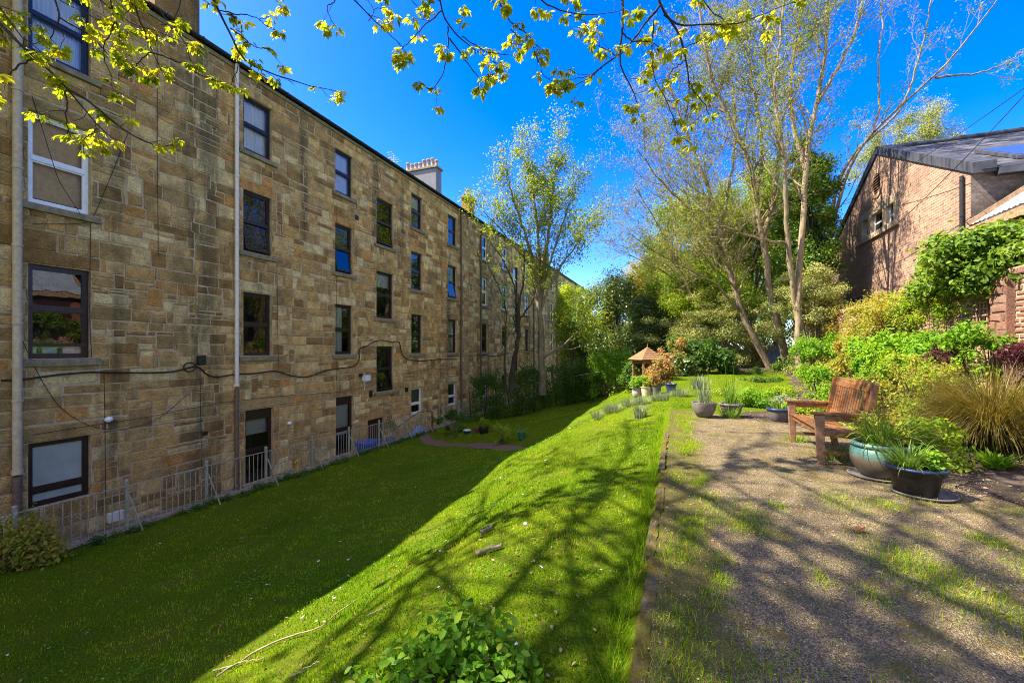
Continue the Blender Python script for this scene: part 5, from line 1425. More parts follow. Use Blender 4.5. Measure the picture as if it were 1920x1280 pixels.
saucer('grey saucer under the black glazed pot, jutting out to the right', bx_ + .06, by_ + .0, .235)
pot('glazed_pot', 'black brown glazed pot with a blue rim nearest to the camera', bx_, by_, [(.150, .02), (.158, .03), (.195, .20), (.20, .215), (.222, .225), (.226, .27)], 'potblack', (rimprof(.224, .29, .014, .03), 'potrim_blue'), (.205, .255))
p1 = (P(1320, 782, 8.8)[0], P(1320, 782, 8.8)[1]); p2 = (P(1371, 780, 8.95)[0], P(1371, 780, 8.95)[1]); p3 = (P(1461, 787, 8.4)[0], P(1461, 787, 8.4)[1])
pot('bowl_pot', 'round plain grey bowl, left of the two grey pots at the end of the terrace', *p1, [(.08, 0), (.15, .04), (.215, .16), (.235, .27), (.238, .305)], 'potgrey', ([(.238, .305), (.243, .315), (.225, .318), (.215, .28)], 'potgrey'), (.215, .28))
pot('banded_pot', 'straight sided grey pot with a banded rim, right of the plain bowl', *p2, [(.155, 0), (.185, .12), (.198, .18), (.204, .185), (.205, .20), (.212, .235)], 'potgrey', (rimprof(.214, .285, .018, .05), 'potgrey'), (.2, .25))
pot('rimmed_pot', 'grey pot with a blue glazed rim behind the left bench arm', *p3, [(.13, 0), (.15, .02), (.20, .18), (.208, .21)], 'potgrey', (rimprof(.207, .26, .018, .05), 'potrim_blue'), (.19, .23))
def apx(px, py, zz=None, Z0=14):
    """where the view ray meets the ground"""
    Z = Z0
    for _ in range(60):
        p = P(px, py, Z); g = hz(p[0], p[1]); e = p[2] - g
        Z += e / max(.08, (py - HZ) / F) * .5
        Z = min(max(Z, 1.5), 60)
    p = P(px, py, Z); return p[0], p[1]
small = [('bowl', [(.12, 0), (.15, .04), (.165, .2), (.15, .24), (.17, .3)], 'potstone', 'pale stone urn, left of the three small pots before the arbour', (1194, 744)),
         ('box', [(.14, 0), (.17, .28)], 'potbuff', 'buff pot, middle of the three small pots before the arbour', (1212, 742)),
         ('grey', [(.13, 0), (.165, .26), (.175, .30)], 'potgrey', 'grey pot, right of the three small pots before the arbour', (1230, 739)),
         ('blue', [(.12, 0), (.17, .22)], 'potrim_blue', 'small dark blue pot right of the azalea', (1258, 733)),
         ('dark', [(.16, 0), (.21, .1), (.22, .26)], 'potblack', 'dark round pot beside the red path on the lower lawn', (907, 812)),
         ('red', [(.10, 0), (.15, .2)], 'potred', 'small dull red pot leaning by the dark pot on the red path', (894, 811)),
         ('bowl', [(.12, 0), (.16, .06), (.175, .14)], 'potrim_blue', 'small blue bowl with a white band at the edge of the red path', (876, 812)),
         ('green', [(.12, 0), (.16, .26)], 'potgreen', 'green plastic pot in the plants beside the red path', (978, 823))]
spots = {}
for k, prof, mt, lb, pxy in small:
    x, y = apx(*pxy)
    r = prof[-1][0]; h = prof[-1][1]
    rt, zz = pot('small_pot', lb, x, y, prof, mt, (rimprof(r, h + .02, .014, .03), 'frame_white' if 'white band' in lb else mt), (r - .02, h - .02), n=24)
    spots[lb] = (x, y, zz)
def in_pot(kind, label, x, y, z, r, n, size, mat, h, tpl=RH):
    cs, rs = clumps((x, y, z + h * .5), (r, r, h * .6), 14, r * .25, r * .5, lo=-.6)
    return tag(foliage(kind, cs, rs, n, size, M[mat], None, tpl, up=.6), label, 'potted plant', 'plants growing in pots')
tuft('potted_plant', 'fresh strap leaves spilling from the teal pot', tx, ty, 190, .50, .020, 'l_blade', 'potted plant', (.0, 1.0), (.5, 2.0), .17, 'plants growing in pots', z=.33)
tuft('potted_grass', 'lime variegated grass spilling from the black glazed pot', bx_ - .04, by_ + .03, 330, .32, .011, 'l_blade', 'potted plant', (.0, 1.1), (.5, 1.7), .15, 'plants growing in pots', z=.255)
in_pot('potted_plant', 'yellow green leafy plant with small orange flowers in the back of the teal pot', tx + .05, ty + .06, .33, .24, 900, .045, 'l_yell', .30, LF)
in_pot('potted_plant', 'bright green parsley like leaves at the right of the black glazed pot', bx_ + .10, by_ - .02, .25, .13, 700, .04, 'l_bright', .14, LF)
shrub('astilbe', 'airy ferny green plant between the teal pot and the rosette', 1740, 812, 5.3, (.42, .45, .17), 34, 3000, .05, 'l_mid', LF, group=PL, rmin=.05, rmax=.15, cat='plant', lo=-.8, stems=26, r0=.006)
tuft('potted_plant', 'thin upright chive leaves in the plain grey bowl', *p1, 90, .55, .012, 'l_blue', 'potted plant', (.0, .45), (.05, .6), .14, 'plants growing in pots', z=.28)
tuft('potted_plant', 'tall green leek leaves in the banded grey pot', *p2, 110, .62, .014, 'l_blade', 'potted plant', (.0, .5), (.05, .9), .15, 'plants growing in pots', z=.25)
tuft('potted_plant', 'short green tulip leaves in the blue rimmed pot', *p3, 60, .22, .03, 'l_blade', 'potted plant', (.0, .6), (.1, .8), .13, 'plants growing in pots', z=.23)
for lb, mt, r, h, nm in (('pale stone urn, left of the three small pots before the arbour', 'l_bright', .24, .45, 'leafy green plant in the pale stone urn'), ('buff pot, middle of the three small pots before the arbour', 'l_mid', .2, .35, 'green plant in the buff pot'),
                 ('grey pot, right of the three small pots before the arbour', 'l_azalea', .22, .35, 'orange tinged plant in the grey pot before the arbour'), ('dark round pot beside the red path on the lower lawn', 'l_mid', .24, .4, 'green plant in the dark round pot on the lower lawn')):
    in_pot('potted_plant', nm, *spots[lb], r, 1500, .05, mt, h)
# alliums standing in the teal pot and behind the grey pots
for i, (x, y, z, h, lb) in enumerate(((tx - .16, ty + .02, .34, .62, 'tall single allium bud on a green stalk in front of the bench'), (p2[0] + .05, p2[1], .25, .85, 'white flowered stalk in the banded grey pot'), (p2[0] - .1, p2[1] + .1, .25, .95, 'tallest thin flower stalk in the banded grey pot'), (p1[0] + .08, p1[1], .28, .8, 'thin flower stalk in the plain grey bowl'))):
    q = MB(); q.tube([(x, y, z), (x + .02, y - .01, z + h * .5), (x - .02, y, z + h)], .005, 5); q.lathe([(.001, 0), (.012, .008), (.014, .02), (.001, .035)], (x - .02, y, z + h), 8)
    tag(q.build('flower_stalk', M['l_blade']), lb, 'flower', 'flower stalks in the pots')
# wire plant supports with their green cord
for i, (p, q_) in enumerate((((1808, 822), (1830, 870)), ((1882, 812), (1922, 868)))):
    A = P(*p, 5.0); B = P(*q_, 5.0); x, y = B[0], B[1]; B[2] = hz(x, y) - .05; A[2] = max(A[2], B[2] + .3)
    q = MB(); q.tube([A, B], .006, 6); tag(q.build('plant_stake', M['iron' if i else 'potgreen']), ['thin green support stake leaning in the soil left of the rosette', 'thin black support stake leaning in the soil at the right edge'][i], 'stake', 'plant support stakes')

# ================================================================== ARBOUR
c = P(1214, 712, 17.4); ax, ay = c[0], c[1]; az = hz(ax, ay)
arb = empty('wooden_arbour', (ax, ay, az), 'little open fronted wooden arbour with a pointed boarded roof and finial', 'arbour', rz=R(34))
hw = .40; eh = 1.10
for sx in (-1, 1):
    for sy in (-1, 1):
        q = MB(); q.box((sx * hw - .035, sy * hw - .035, -.1), (sx * hw + .035, sy * hw + .035, eh)); q.build('post', M['hutwood'], arb)
def boards(name, fixed, axis):
    q = MB()
    for i in range(7):
        a = -hw + .04 + i * (2 * hw - .08) / 7; b2 = a + (2 * hw - .08) / 7 - .008
        q.box((a, fixed - .01, .02), (b2, fixed + .01, eh - .04)) if axis == 'x' else q.box((fixed - .01, a, .02), (fixed + .01, b2, eh - .04))
    q.build(name, M['hutwood'], arb)
boards('wall_boards', hw, 'x'); boards('wall_boards', hw, 'y')
q = MB(); q.box((-hw + .04, -.1, .36), (hw - .04, hw - .02, .40)); q.build('seat', M['hutwood'], arb)
q = MB(); q.box((-hw, -hw - .02, eh - .16), (hw, -hw + .02, eh - .002)); q.box((-hw - .02, -hw + .03, eh - .16), (-hw + .02, hw, eh - .002)); q.build('head_rail', M['hutwood'], arb)
q = MB(); e = hw + .17; nb = 6; tz = eh + .50
for k in range(4):
    A = np.array([(-e, -e), (e, -e), (e, e), (-e, e)][k] + (eh,)); B = np.array([(e, -e), (e, e), (-e, e), (-e, -e)][k] + (eh,)); T_ = np.array([0, 0, tz])
    for i in range(nb):
        t0, t1 = i / nb, (i + 1) / nb; o_ = np.array([0, 0, .022]); 
        a0, b0, a1, b1 = A + (T_ - A) * t0, B + (T_ - B) * t0, A + (T_ - A) * t1, B + (T_ - B) * t1
        q.add([a0 + o_, b0 + o_, b1, a1, a0 - o_ * .4, b0 - o_ * .4], [(0, 1, 2, 3), (4, 5, 1, 0)])
q.build('roof', M['hutwood'], arb)
q = MB(); q.lathe([(.03, 0), (.035, .03), (.015, .06), (.02, .1), (.001, .2)], (0, 0, tz - .03), 8); q.build('finial', M['hutwood'], arb)

# clothes poles and line
def pole(label, px, py, h):
    x, y = apx(px, py); g = hz(x, y); q = MB(); q.tube([(x, y, g - .2), (x, y, g + h)], .03, 8); q.tube([(x - .06, y, g + h - .03), (x + .06, y, g + h - .03)], .012, 6)
    return tag(q.build('clothes_pole', M['rail']), label, 'pole', 'clothes poles'), np.array([x, y, g + h - .03])
o, A = pole('grey clothes pole on the lit lawn left of the arbour', 1163, 733, 1.45)
o, B = pole('clothes pole in the shade in front of the hedge', 973, 765, 1.9)
t = np.linspace(0, 1, 30)[:, None]; pts = A * (1 - t) + B * t; pts[:, 2] -= .18 * 4 * t[:, 0] * (1 - t[:, 0])
tag(tubes('washing_line', [(pts, np.full(30, .008))], M['frame_white'], thr=.02), 'thin washing line sagging between the two clothes poles', 'washing line')

# pale board propped behind the trunks
x, y = P(1452, 680, 21.5)[:2]
q = MB(); g = hz(x, y)
for i in range(8): q.box((-.5 + i * .13, -.02, 0), (-.385 + i * .13, .02, .95))
q.box((-.5, .021, .2), (.53, .05, .28)); o = q.build('board_panel', M['bluepale']); o.location = (x, y, g); o.rotation_euler = (R(-8), 0, R(18)); tag(o, 'pale blue grey boarded panel propped behind the ash trunks', 'panel')

# things in the sunken yard
def yard(px, py, x=-12.25): p = on_x(px, py, x); return p[1]
s = yard(690, 838)
root = empty('storage_tub', (-12.2, s, -2.95), 'bright blue plastic tub behind the railing by the cellar door', 'tub')
q = MB(); q.hexa([(-.25, -.4, 0), (.25, -.4, 0), (.25, .4, 0), (-.25, .4, 0)], [(-.32, -.5, .42), (.32, -.5, .42), (.32, .5, .42), (-.32, .5, .42)]); q.build('body', M['blue'], root, bevel=.03)
q = MB(); q.box((-.35, -.53, .42), (.35, .53, .47)); q.build('lid', M['blue'], root, bevel=.015)
s = yard(730, 828)
pot('planter', 'pale blue planter in the yard right of the blue tub', -12.2, s, [(.15, 0), (.2, .3), (.22, .34)], 'bluepale', (rimprof(.22, .37, .015, .03), 'bluepale'), (.2, .32), z=-2.95)
in_pot('potted_plant', 'tall pale leafy plant in the pale blue yard planter', -12.2, s, -2.6, .3, 900, .06, 'l_grey', .8)
s = yard(785, 812, -12.1)
root = empty('tarpaulin', (-12.1, s, -2.95), 'crumpled blue tarpaulin over a heap at the yard gate', 'tarpaulin')
n = 22; X, Y = np.meshgrid(np.linspace(-.5, .5, n), np.linspace(-.8, .8, n))
Zt_ = .55 * np.exp(-(X / .34) ** 2 - (Y / .55) ** 2) + .04 * np.sin(X * 17 + Y * 9) * np.cos(Y * 13) + .02
i = np.arange(n - 1)[:, None] * n; j = np.arange(n - 1)[None]
raw('sheet', np.stack([X, Y, Zt_], -1).reshape(-1, 3), np.stack([i + j, i + j + 1, i + n + j + 1, i + n + j], -1).reshape(-1, 4), M['bluepale'], root)
s = on_x(563, 890, -11.85)[1]
root = empty('garden_ornament', (-11.95, s, -2.95), 'small yellow upright garden ornament just behind the railing', 'ornament')
q = MB(); q.lathe([(.001, 0), (.11, .01), (.12, .10), (.10, .26), (.055, .34), (.045, .5), (.07, .56), (.06, .64), (.001, .68)], n=14); q.build('body', M['yellow'], root)
q = MB(); q.tube([(0, -.05, .6), (0, -.16, .56)], [.04, .025], 8); q.build('snout', M['yellow'], root)

# ================================================================== OVERHEAD SYCAMORE (trunk stands behind the camera, out of the picture)
random.seed(21); RNG = np.random.default_rng(21)
syc = empty('sycamore_tree', (-4.3, -3.0, hz(-4.3, -3.0)), 'overhanging sycamore branches with backlit yellow green leaves along the top edge', 'tree')
so = np.array(syc.location); polys = []; tipl = []
tr0 = np.array([-4.3, -3.0, hz(-4.3, -3.0) - .2]); hub = np.array([-3.9, -2.3, 5.2]); top = np.array([-4.4, -2.2, 13.5])
polys.append((resample([tr0, (-4.2, -2.8, 2), hub, (-4.2, -2.4, 9), top], 24), np.linspace(.34, .05, 24)))
OV = [
    ([(-160, -130), (0, 51), (61, 110), (122, 163), (150, 200), (183, 242), (215, 262)], 4.2, 4.9, .026),
    ([(122, 163), (185, 205), (244, 254), (300, 280), (340, 276)], 4.5, 5.2, .014), ([(124, 165), (126, 224), (116, 254)], 4.5, 4.6, .010), ([(61, 110), (20, 138), (-20, 165)], 4.4, 4.3, .010),
    ([(75, -150), (98, 0), (112, 33), (91, 67), (90, 95)], 4.4, 4.7, .014), ([(112, 33), (160, 62), (190, 95), (240, 130)], 4.6, 5.0, .009),
    ([(235, -170), (254, 20), (270, 60), (283, 96), (305, 138)], 4.7, 5.2, .018), ([(284, 97), (330, 115), (380, 142), (425, 158)], 5.0, 5.5, .010), ([(284, 97), (262, 115), (250, 128)], 5.0, 5.0, .008),
    ([(170, -140), (200, -20), (215, 40), (228, 80)], 4.6, 4.8, .012), ([(330, -150), (345, -20), (330, 20), (322, 50)], 4.8, 5.0, .012),
    ([(370, -170), (398, 0), (431, 53), (447, 106), (508, 130), (569, 152), (640, 163)], 5.0, 5.8, .020), ([(447, 106), (446, 135), (430, 160)], 5.3, 5.4, .008), ([(410, 20), (470, 30), (520, 60)], 5.1, 5.5, .008), ([(431, 53), (480, 90), (500, 92)], 5.2, 5.5, .008),
    ([(600, -130), (651, 0), (691, 40), (728, 69), (753, 102)], 5.2, 5.6, .014), ([(640, -15), (610, 20), (622, 55)], 5.2, 5.2, .007), ([(691, 40), (710, 20), (735, 18)], 5.3, 5.5, .007),
    ([(800, -200), (826, 0), (837, 44), (866, 69), (910, 106), (937, 118)], 5.0, 5.5, .020), ([(840, 50), (841, 80), (830, 135), (808, 164), (785, 150)], 5.1, 5.2, .010), ([(843, 72), (877, 120), (903, 146), (906, 168)], 5.1, 5.4, .010), ([(830, 20), (800, 45), (775, 75), (750, 100)], 5.0, 5.2, .009), ([(903, 146), (925, 135), (935, 125)], 5.3, 5.4, .006), ([(866, 69), (905, 85), (945, 92), (975, 90)], 5.2, 5.5, .008),
    ([(915, -150), (932, 0), (957, 55), (994, 69), (1001, 87), (1019, 102)], 5.0, 5.5, .014), ([(985, -120), (1008, 0), (1040, 20), (1067, 29), (1110, 36), (1147, 33), (1170, 28)], 5.2, 5.7, .014), ([(1067, 29), (1098, 50), (1080, 65)], 5.4, 5.4, .007), ([(957, 55), (980, 85), (968, 95)], 5.2, 5.3, .007), ([(1000, 88), (1020, 140), (1050, 165)], 5.3, 5.4, .006),
    ([(1165, -220), (1169, 0), (1167, 62), (1158, 109), (1165, 146), (1187, 175), (1192, 215)], 4.6, 5.0, .026), ([(1238, 10), (1220, 36), (1165, 106), (1129, 128), (1092, 160), (1052, 175), (1030, 168)], 4.8, 5.2, .014), ([(1129, 128), (1095, 138), (1060, 140)], 5.0, 5.1, .007), ([(1167, 62), (1185, 75), (1225, 85), (1250, 100)], 4.7, 5.0, .009), ([(1158, 105), (1130, 85), (1108, 70)], 4.8, 4.9, .007),
    ([(1215, -210), (1231, 0), (1242, 26), (1271, 62), (1285, 113), (1293, 153), (1289, 204), (1280, 225)], 4.8, 5.2, .024), ([(1225, 40), (1222, 87), (1229, 144), (1255, 190), (1269, 219), (1273, 254)], 4.9, 5.1, .010), ([(1245, 28), (1285, 50), (1330, 45), (1382, 46), (1440, 24), (1496, 2)], 4.9, 5.6, .012), ([(1280, 90), (1310, 75), (1340, 60)], 5.0, 5.2, .007), ([(1285, 113), (1260, 130), (1250, 150)], 5.0, 5.1, .007), ([(1293, 153), (1320, 190), (1330, 215)], 5.1, 5.3, .007),
    ([(1290, -140), (1310, -20), (1335, 15), (1365, 40)], 5.0, 5.4, .014), ([(1120, -140), (1100, -30), (1080, 5), (1060, 10)], 5.0, 5.2, .010),
    ([(-60, -60), (10, 30), (40, 75), (80, 100)], 4.3, 4.5, .010), ([(20, -140), (60, -30), (150, 15), (210, 45)], 4.4, 4.9, .010), ([(130, -150), (170, -20), (250, 40), (330, 70), (380, 90)], 4.6, 5.3, .012), ([(215, 40), (190, 100), (205, 150)], 4.7, 4.8, .007), ([(300, 20), (350, 80), (365, 120)], 5.0, 5.2, .007), ([(183, 242), (150, 255), (140, 280)], 4.7, 4.7, .006),
    ([(460, -150), (480, -40), (500, -10), (530, 20)], 5.2, 5.4, .010), ([(740, -150), (765, -30), (775, 5), (800, 15)], 5.2, 5.4, .010), ([(870, -150), (880, -30), (915, 0), (950, 20)], 5.2, 5.4, .010),
]
def twigs(pp, step, Lr, rad):
    n = len(pp); ln = np.sum(np.linalg.norm(np.diff(pp, axis=0), axis=1)); k = max(2, int(ln / step))
    for j in range(k):
        i = min(n - 2, int(n * (.18 + .8 * (j + random.random()) / k)))
        d = pp[i + 1] - pp[i]; d /= np.linalg.norm(d); s = RNG.normal(size=3); s -= d * s.dot(d); s /= np.linalg.norm(s)
        a = random.uniform(.5, 1.1); dd = d * math.cos(a) + s * math.sin(a); L = random.uniform(*Lr); q = [pp[i]]
        for w in range(4):
            dd = dd + RNG.normal(size=3) * .22 + np.array([0, 0, .05]); dd /= np.linalg.norm(dd); q.append(q[-1] + dd * L / 4)
        polys.append((np.array(q), np.linspace(rad, .0025, 5)))
        if random.random() < .88: tipl.append((q[-1], dd))
        if random.random() < .25: tipl.append((q[2], dd))
for pts, Z0, Z1, r in OV:
    pp = px_poly(pts, Z0, Z1, 22)
    pp[1:] += np.cumsum(RNG.normal(size=(21, 3)) * .006, 0)
    if min(p[1] for p in pts) < -100:      # runs on, out of the picture, back to the limb
        limb = np.array([pp[0][0] * .6 - 1.3, pp[0][1] * .35 - 1.2, 6.9 + random.random()])
        polys.append((resample([hub + [0, 0, random.uniform(.5, 3)], limb, pp[0]], 16), np.linspace(max(.05, r * 2), r, 16)))
    polys.append((pp, np.linspace(r, .004, 22)))
    tipl.append((pp[-1], pp[-1] - pp[-2]))
    twigs(pp, .21, (.08, .30), .0045)
# the rest of the crown, above and behind the picture: it throws the dappled shade
def unseen(p):
    Z = -p[0] * SN + p[1] * CS; X = p[0] * CS + p[1] * SN
    if Z < .3: return True
    a, b_ = X / Z, (p[2] - EYE) / Z
    return abs(a) > 1.25 or b_ > .90
big = []; limbs = []
for k in range(28):
    z0 = random.uniform(5, 12.5) if k < 18 else random.uniform(7, 12); a = random.uniform(0, 2 * math.pi) if k < 18 else random.uniform(2.5, 3.6); s = polys[0][0][min(23, int(24 * (z0 + 1.6) / 15.2))]
    d = np.array([math.cos(a), math.sin(a) + .25, random.uniform(.15, .8)])
    br = []; tp = []
    grow(s, d, random.uniform(3.2, 5.6) + (1.0 if k >= 18 else 0), random.uniform(.05, .09), 2, br, tp, .16, .06, (7, 5, 4), .8, .5, 6)
    for q, r in br:
        if all(unseen(p) for p in q): polys.append((np.array(q), r))
    big += [t for t in tp if unseen(t[0])]
t_ = tubes('trunk', polys, M['bark_dark'], syc, big=10, small=5, thr=.02); t_.location = -so
def clusters(name, tp, lo, hi, size, tpl=MP):
    pos = []; nr = []; yy = []; rn = []
    for p, d in tp:
        k = random.randint(lo, hi); cv = random.random()
        for _ in range(k):
            a = random.uniform(0, 2 * math.pi); o_ = np.array([math.cos(a), math.sin(a), random.uniform(-.9, .15)])
            pos.append(p + o_ * random.uniform(.01, .05)); yy.append(o_ + np.array([0, 0, -.35])); nr.append(np.array([o_[0] * .55, o_[1] * .55, 1.0]) + RNG.normal(size=3) * .35); rn.append(np.clip(.6 * cv + .4 * random.random(), 0, 1))
    o = inst(name, tpl, np.array(pos), frames(np.array(nr), np.array(yy)), size * RNG.uniform(.5, 1.2, len(pos)), M['l_syc'], syc, np.array(rn)); o.location = -so
clusters('leaves', tipl, 4, 8, .097); clusters('young_leaves', tipl, 2, 6, .07, MP2)
SUNV = np.array([-.77, -.28, 1.0])
def over(lx, ly, hh): return np.array([lx, ly, hz(lx, ly)]) + SUNV * hh
for A_, B_, r_ in (((-1.9, .2, 7.5), (-3.3, 7.6, 11), .075), ((-1.5, .2, 8), (-1.0, 9.8, 12.5), .085), ((-1.2, .4, 8), (1.4, 8.2, 12), .08), ((-.6, .2, 7.5), (3.0, 5.4, 10.5), .07), ((1.0, .2, 9), (4.6, 3.4, 12), .06), ((-2.3, .5, 8), (-2.2, 5.0, 9.5), .05), ((.6, 2.5, 9), (3.8, 9.4, 13.5), .05)):
    a_, b_ = over(*A_), over(*B_); m_ = (a_ + b_) / 2 + np.array([random.uniform(-.5, .5), 0, random.uniform(-.2, .5)])
    q = resample([polar_root := polys[0][0][16], a_, m_, b_], 22)
    q = q if all(unseen(v) for v in q) else resample([a_, m_, b_], 18)
    q[1:-1] += RNG.normal(size=(len(q) - 2, 3)) * .05
    limbs.append((q, np.linspace(r_, .02, len(q))))
    for j in range(15):
        i = random.randint(4, len(q) - 2); br = []; tp = []; d0_ = q[i + 1] - q[i]; d0_ /= np.linalg.norm(d0_); d = d0_ * .7 + RNG.normal(size=3) * .55
        grow(q[i], d, random.uniform(1.0, 2.2), .026, 2, br, tp, .16, .04, (4, 3), .7, .55, 5)
        limbs += [(np.array(x_), y_) for x_, y_ in br if all(unseen(v) for v in x_)]; big += [t for t in tp if unseen(t[0]) and random.random() < .35]
for k in range(14):
    lx, ly, hh = random.uniform(-4.6, .6), random.uniform(.8, 10.5), random.uniform(8.5, 14)
    sun_ = np.array([-.77, -.28, 1.0]); p = np.array([lx, ly, hz(lx, ly)]) + sun_ * hh
    if not unseen(p) or not unseen(p * .7 + top * .3): continue
    s = polys[0][0][random.randint(12, 22)]; m_ = (s + p) / 2 + np.array([0, 0, random.uniform(.3, 1.0)])
    q = resample([s, m_, p], 14)
    if not all(unseen(v) for v in q): continue
    limbs.append((q, np.linspace(.06, .015, 14)))
    for j in range(13):
        i = random.randint(5, 13); br = []; tp = []; d = RNG.normal(size=3); d[2] = d[2] * .5 + .2
        grow(q[i], d, random.uniform(.8, 1.7), .014, 1, br, tp, .18, .05, (4, 4), .8, .5, 5)
        limbs += [(np.array(a_), b_) for a_, b_ in br if all(unseen(v) for v in a_)]; big += [t for t in tp if unseen(t[0])]
t2 = tubes('limbs', limbs, M['bark_dark'], syc, big=8, small=4, thr=.02); t2.location = -so
random.shuffle(big); clusters('canopy_leaves', big[:1150], 2, 4, .12)

# ================================================================== GRASS, PEBBLES, LITTER
def polar(n, r0, r1, pw):
    r = (r0 ** pw + RNG.random(n) * (r1 ** pw - r0 ** pw)) ** (1 / pw); a = RNG.uniform(-.98, .98, n) - TH * -1
    ang = math.pi / 2 + TH - RNG.uniform(-.98, .98, n)
    return r * np.cos(ang), r * np.sin(ang), r
x, y, r = polar(620000, 1.15, 34, .42)
kk = (x < -.24) & (x > -11.5) & (path_dist(x, y) > .45 + .1 * RNG.random(len(x))) | ((x >= -.24) & (y > 10.5 + .3 * RNG.random(len(x))) & (x < bed_left(y) + .06 * RNG.normal(size=len(x))) & (path_dist(x, y) > .4))
hl = np.hypot(x + 7.5, y - 24.8)
x, y, r = x[kk], y[kk], r[kk]; n = len(x)
patch = .5 + .5 * np.sin(x * 2.3 + 1.7 * np.sin(y * 1.9)) * np.sin(y * 2.9 + 1.3 * np.sin(x * 2.1)); keep = RNG.random(n) < .55 + .45 * patch
x, y, r, patch = x[keep], y[keep], r[keep], patch[keep]; n = len(x)
sc_ = (r / 2.5) ** .55
w = .0032 * np.clip(sc_, .8, 3.5); h = .019 * np.clip(sc_, .85, 1.5) * RNG.uniform(.5, 1.35, n)
az_ = RNG.uniform(0, 2 * math.pi, n); ln_ = RNG.uniform(.1, .9, n) * h
z = H(x, y) - .003
bx_w = np.stack([-np.sin(az_), np.cos(az_)], 1) * w[:, None]
def field(x, y, lo, hi, seed, k=14):
    g = np.random.default_rng(seed); s = np.zeros(len(x))
    for _ in range(k):
        wl = lo + (hi - lo) * g.random(); a = g.random() * 6.28; s += np.sin((x * np.cos(a) + y * np.sin(a)) * 6.28 / wl + g.random() * 6.28)
    return s / math.sqrt(k / 2)
f1 = field(x, y, .25, .9, 3); f2 = field(x, y, 1.2, 4, 4)
rn = np.clip(.34 + .13 * f1 + .13 * f2 + .18 * RNG.normal(size=n), 0, 1)
bare = (f1 + .6 * f2 > 1.9) & (RNG.random(n) < .8)
dry = RNG.random(n) < np.clip(.04 + .10 * (f1 + f2 - 1.2), .02, .5); rn[dry] = RNG.uniform(.85, 1, dry.sum())
h *= np.clip(1 + .28 * f1, .35, 1.6)
x, y, z, az_, ln_, h, bx_w, rn = (q_[~bare] for q_ in (x, y, z, az_, ln_, h, bx_w, rn)); n = len(x)
V = np.empty((n, 3, 3)); V[:, 0] = np.c_[x + bx_w[:, 0], y + bx_w[:, 1], z]; V[:, 1] = np.c_[x - bx_w[:, 0], y - bx_w[:, 1], z]; V[:, 2] = np.c_[x + np.cos(az_) * ln_, y + np.sin(az_) * ln_, z + h]
tag(raw('grass', V.reshape(-1, 3), np.arange(3 * n).reshape(-1, 3), M['l_grass'], None, np.repeat(rn, 3)), 'short green lawn grass', 'grass', kind='stuff')
# weedy tufts in the gravel and along the kerb
cx_, cy_, cr = [], [], []
for i in range(75):
    if i < 48: xx, yy, rr = random.uniform(-.02, .30), random.uniform(1.2, 9.6), random.uniform(.06, .16)
    else: xx, yy, rr = random.uniform(.3, 3.4), random.uniform(1.7, 5.6), random.uniform(.08, .30)
    cx_.append(xx); cy_.append(yy); cr.append(rr)
idx = RNG.choice(75, 30000, p=np.array(cr) ** 1.5 / np.sum(np.array(cr) ** 1.5)); n = len(idx)
x = np.array(cx_)[idx] + RNG.normal(size=n) * np.array(cr)[idx] * .5; y = np.array(cy_)[idx] + RNG.normal(size=n) * np.array(cr)[idx] * .8
L = RNG.uniform(.015, .055, n)
tag(blades('grass_tufts', np.stack([x, y, H(x, y) + .008], 1), RNG.uniform(0, 6.28, n), L, RNG.uniform(.1, 1.0, n), RNG.uniform(.002, .0045, n), RNG.uniform(.2, 1.0, n), M['l_grass'], None, RNG.uniform(.2, 1, n), seg=3), 'grass tufts growing through the gravel and along the kerb', 'grass', kind='stuff')
# longer grass against the kerb on the lawn side
n = 5200; y = RNG.uniform(1.2, 10, n); x = -.24 - np.abs(RNG.normal(size=n)) * .05; L = RNG.uniform(.04, .13, n)
tag(blades('kerb_grass', np.stack([x, y, H(x, y)], 1), RNG.uniform(0, 6.28, n), L, RNG.uniform(.05, .7, n), RNG.uniform(.002, .004, n), RNG.uniform(.1, 1.0, n), M['l_grass'], None, RNG.uniform(0, .9, n), seg=3), 'longer grass left against the lawn side of the kerb', 'grass', kind='stuff')
OC = (np.array([(1, 0, 0), (-1, 0, 0), (0, 1, 0), (0, -1, 0), (0, 0, .7), (0, 0, -.7)]), np.array([(0, 2, 4), (2, 1, 4), (1, 3, 4), (3, 0, 4), (2, 0, 5), (1, 2, 5), (3, 1, 5), (0, 3, 5)]))
x, y, r = polar(90000, 1.6, 11, .6); k = (x > -.06) & (x < gravel_right(y) + .25) & (y < 10.3); x, y, r = x[k], y[k], r[k]; n = len(x)
tag(inst('pebbles', OC, np.stack([x, y, H(x, y) + .009], 1), frames(RNG.normal(size=(n, 3)) * .5 + [0, 0, 1]), RNG.uniform(.0015, .0042, n) * np.where(RNG.random(n) < .03, 2.4, 1) * (r / 3) ** .4, M['pebble']), 'loose small stones of the gravel terrace', 'gravel', kind='stuff')
x, y, r = polar(9000, 1.6, 10, .8); k = (x > -.3) & (x < 5) & (y < 10.3); x, y = x[k], y[k]; n = len(x)
tag(inst('bud_scales', RH, np.stack([x, y, H(x, y) + .016], 1), frames(RNG.normal(size=(n, 3)) * .3 + [0, 0, 1]), RNG.uniform(.006, .016, n), M['petalyellow']), 'fallen yellow bud scales on the gravel and kerb', 'litter', kind='stuff')
n = 2200; x = RNG.uniform(-.1, 5, n); y = RNG.uniform(1.5, 10, n)
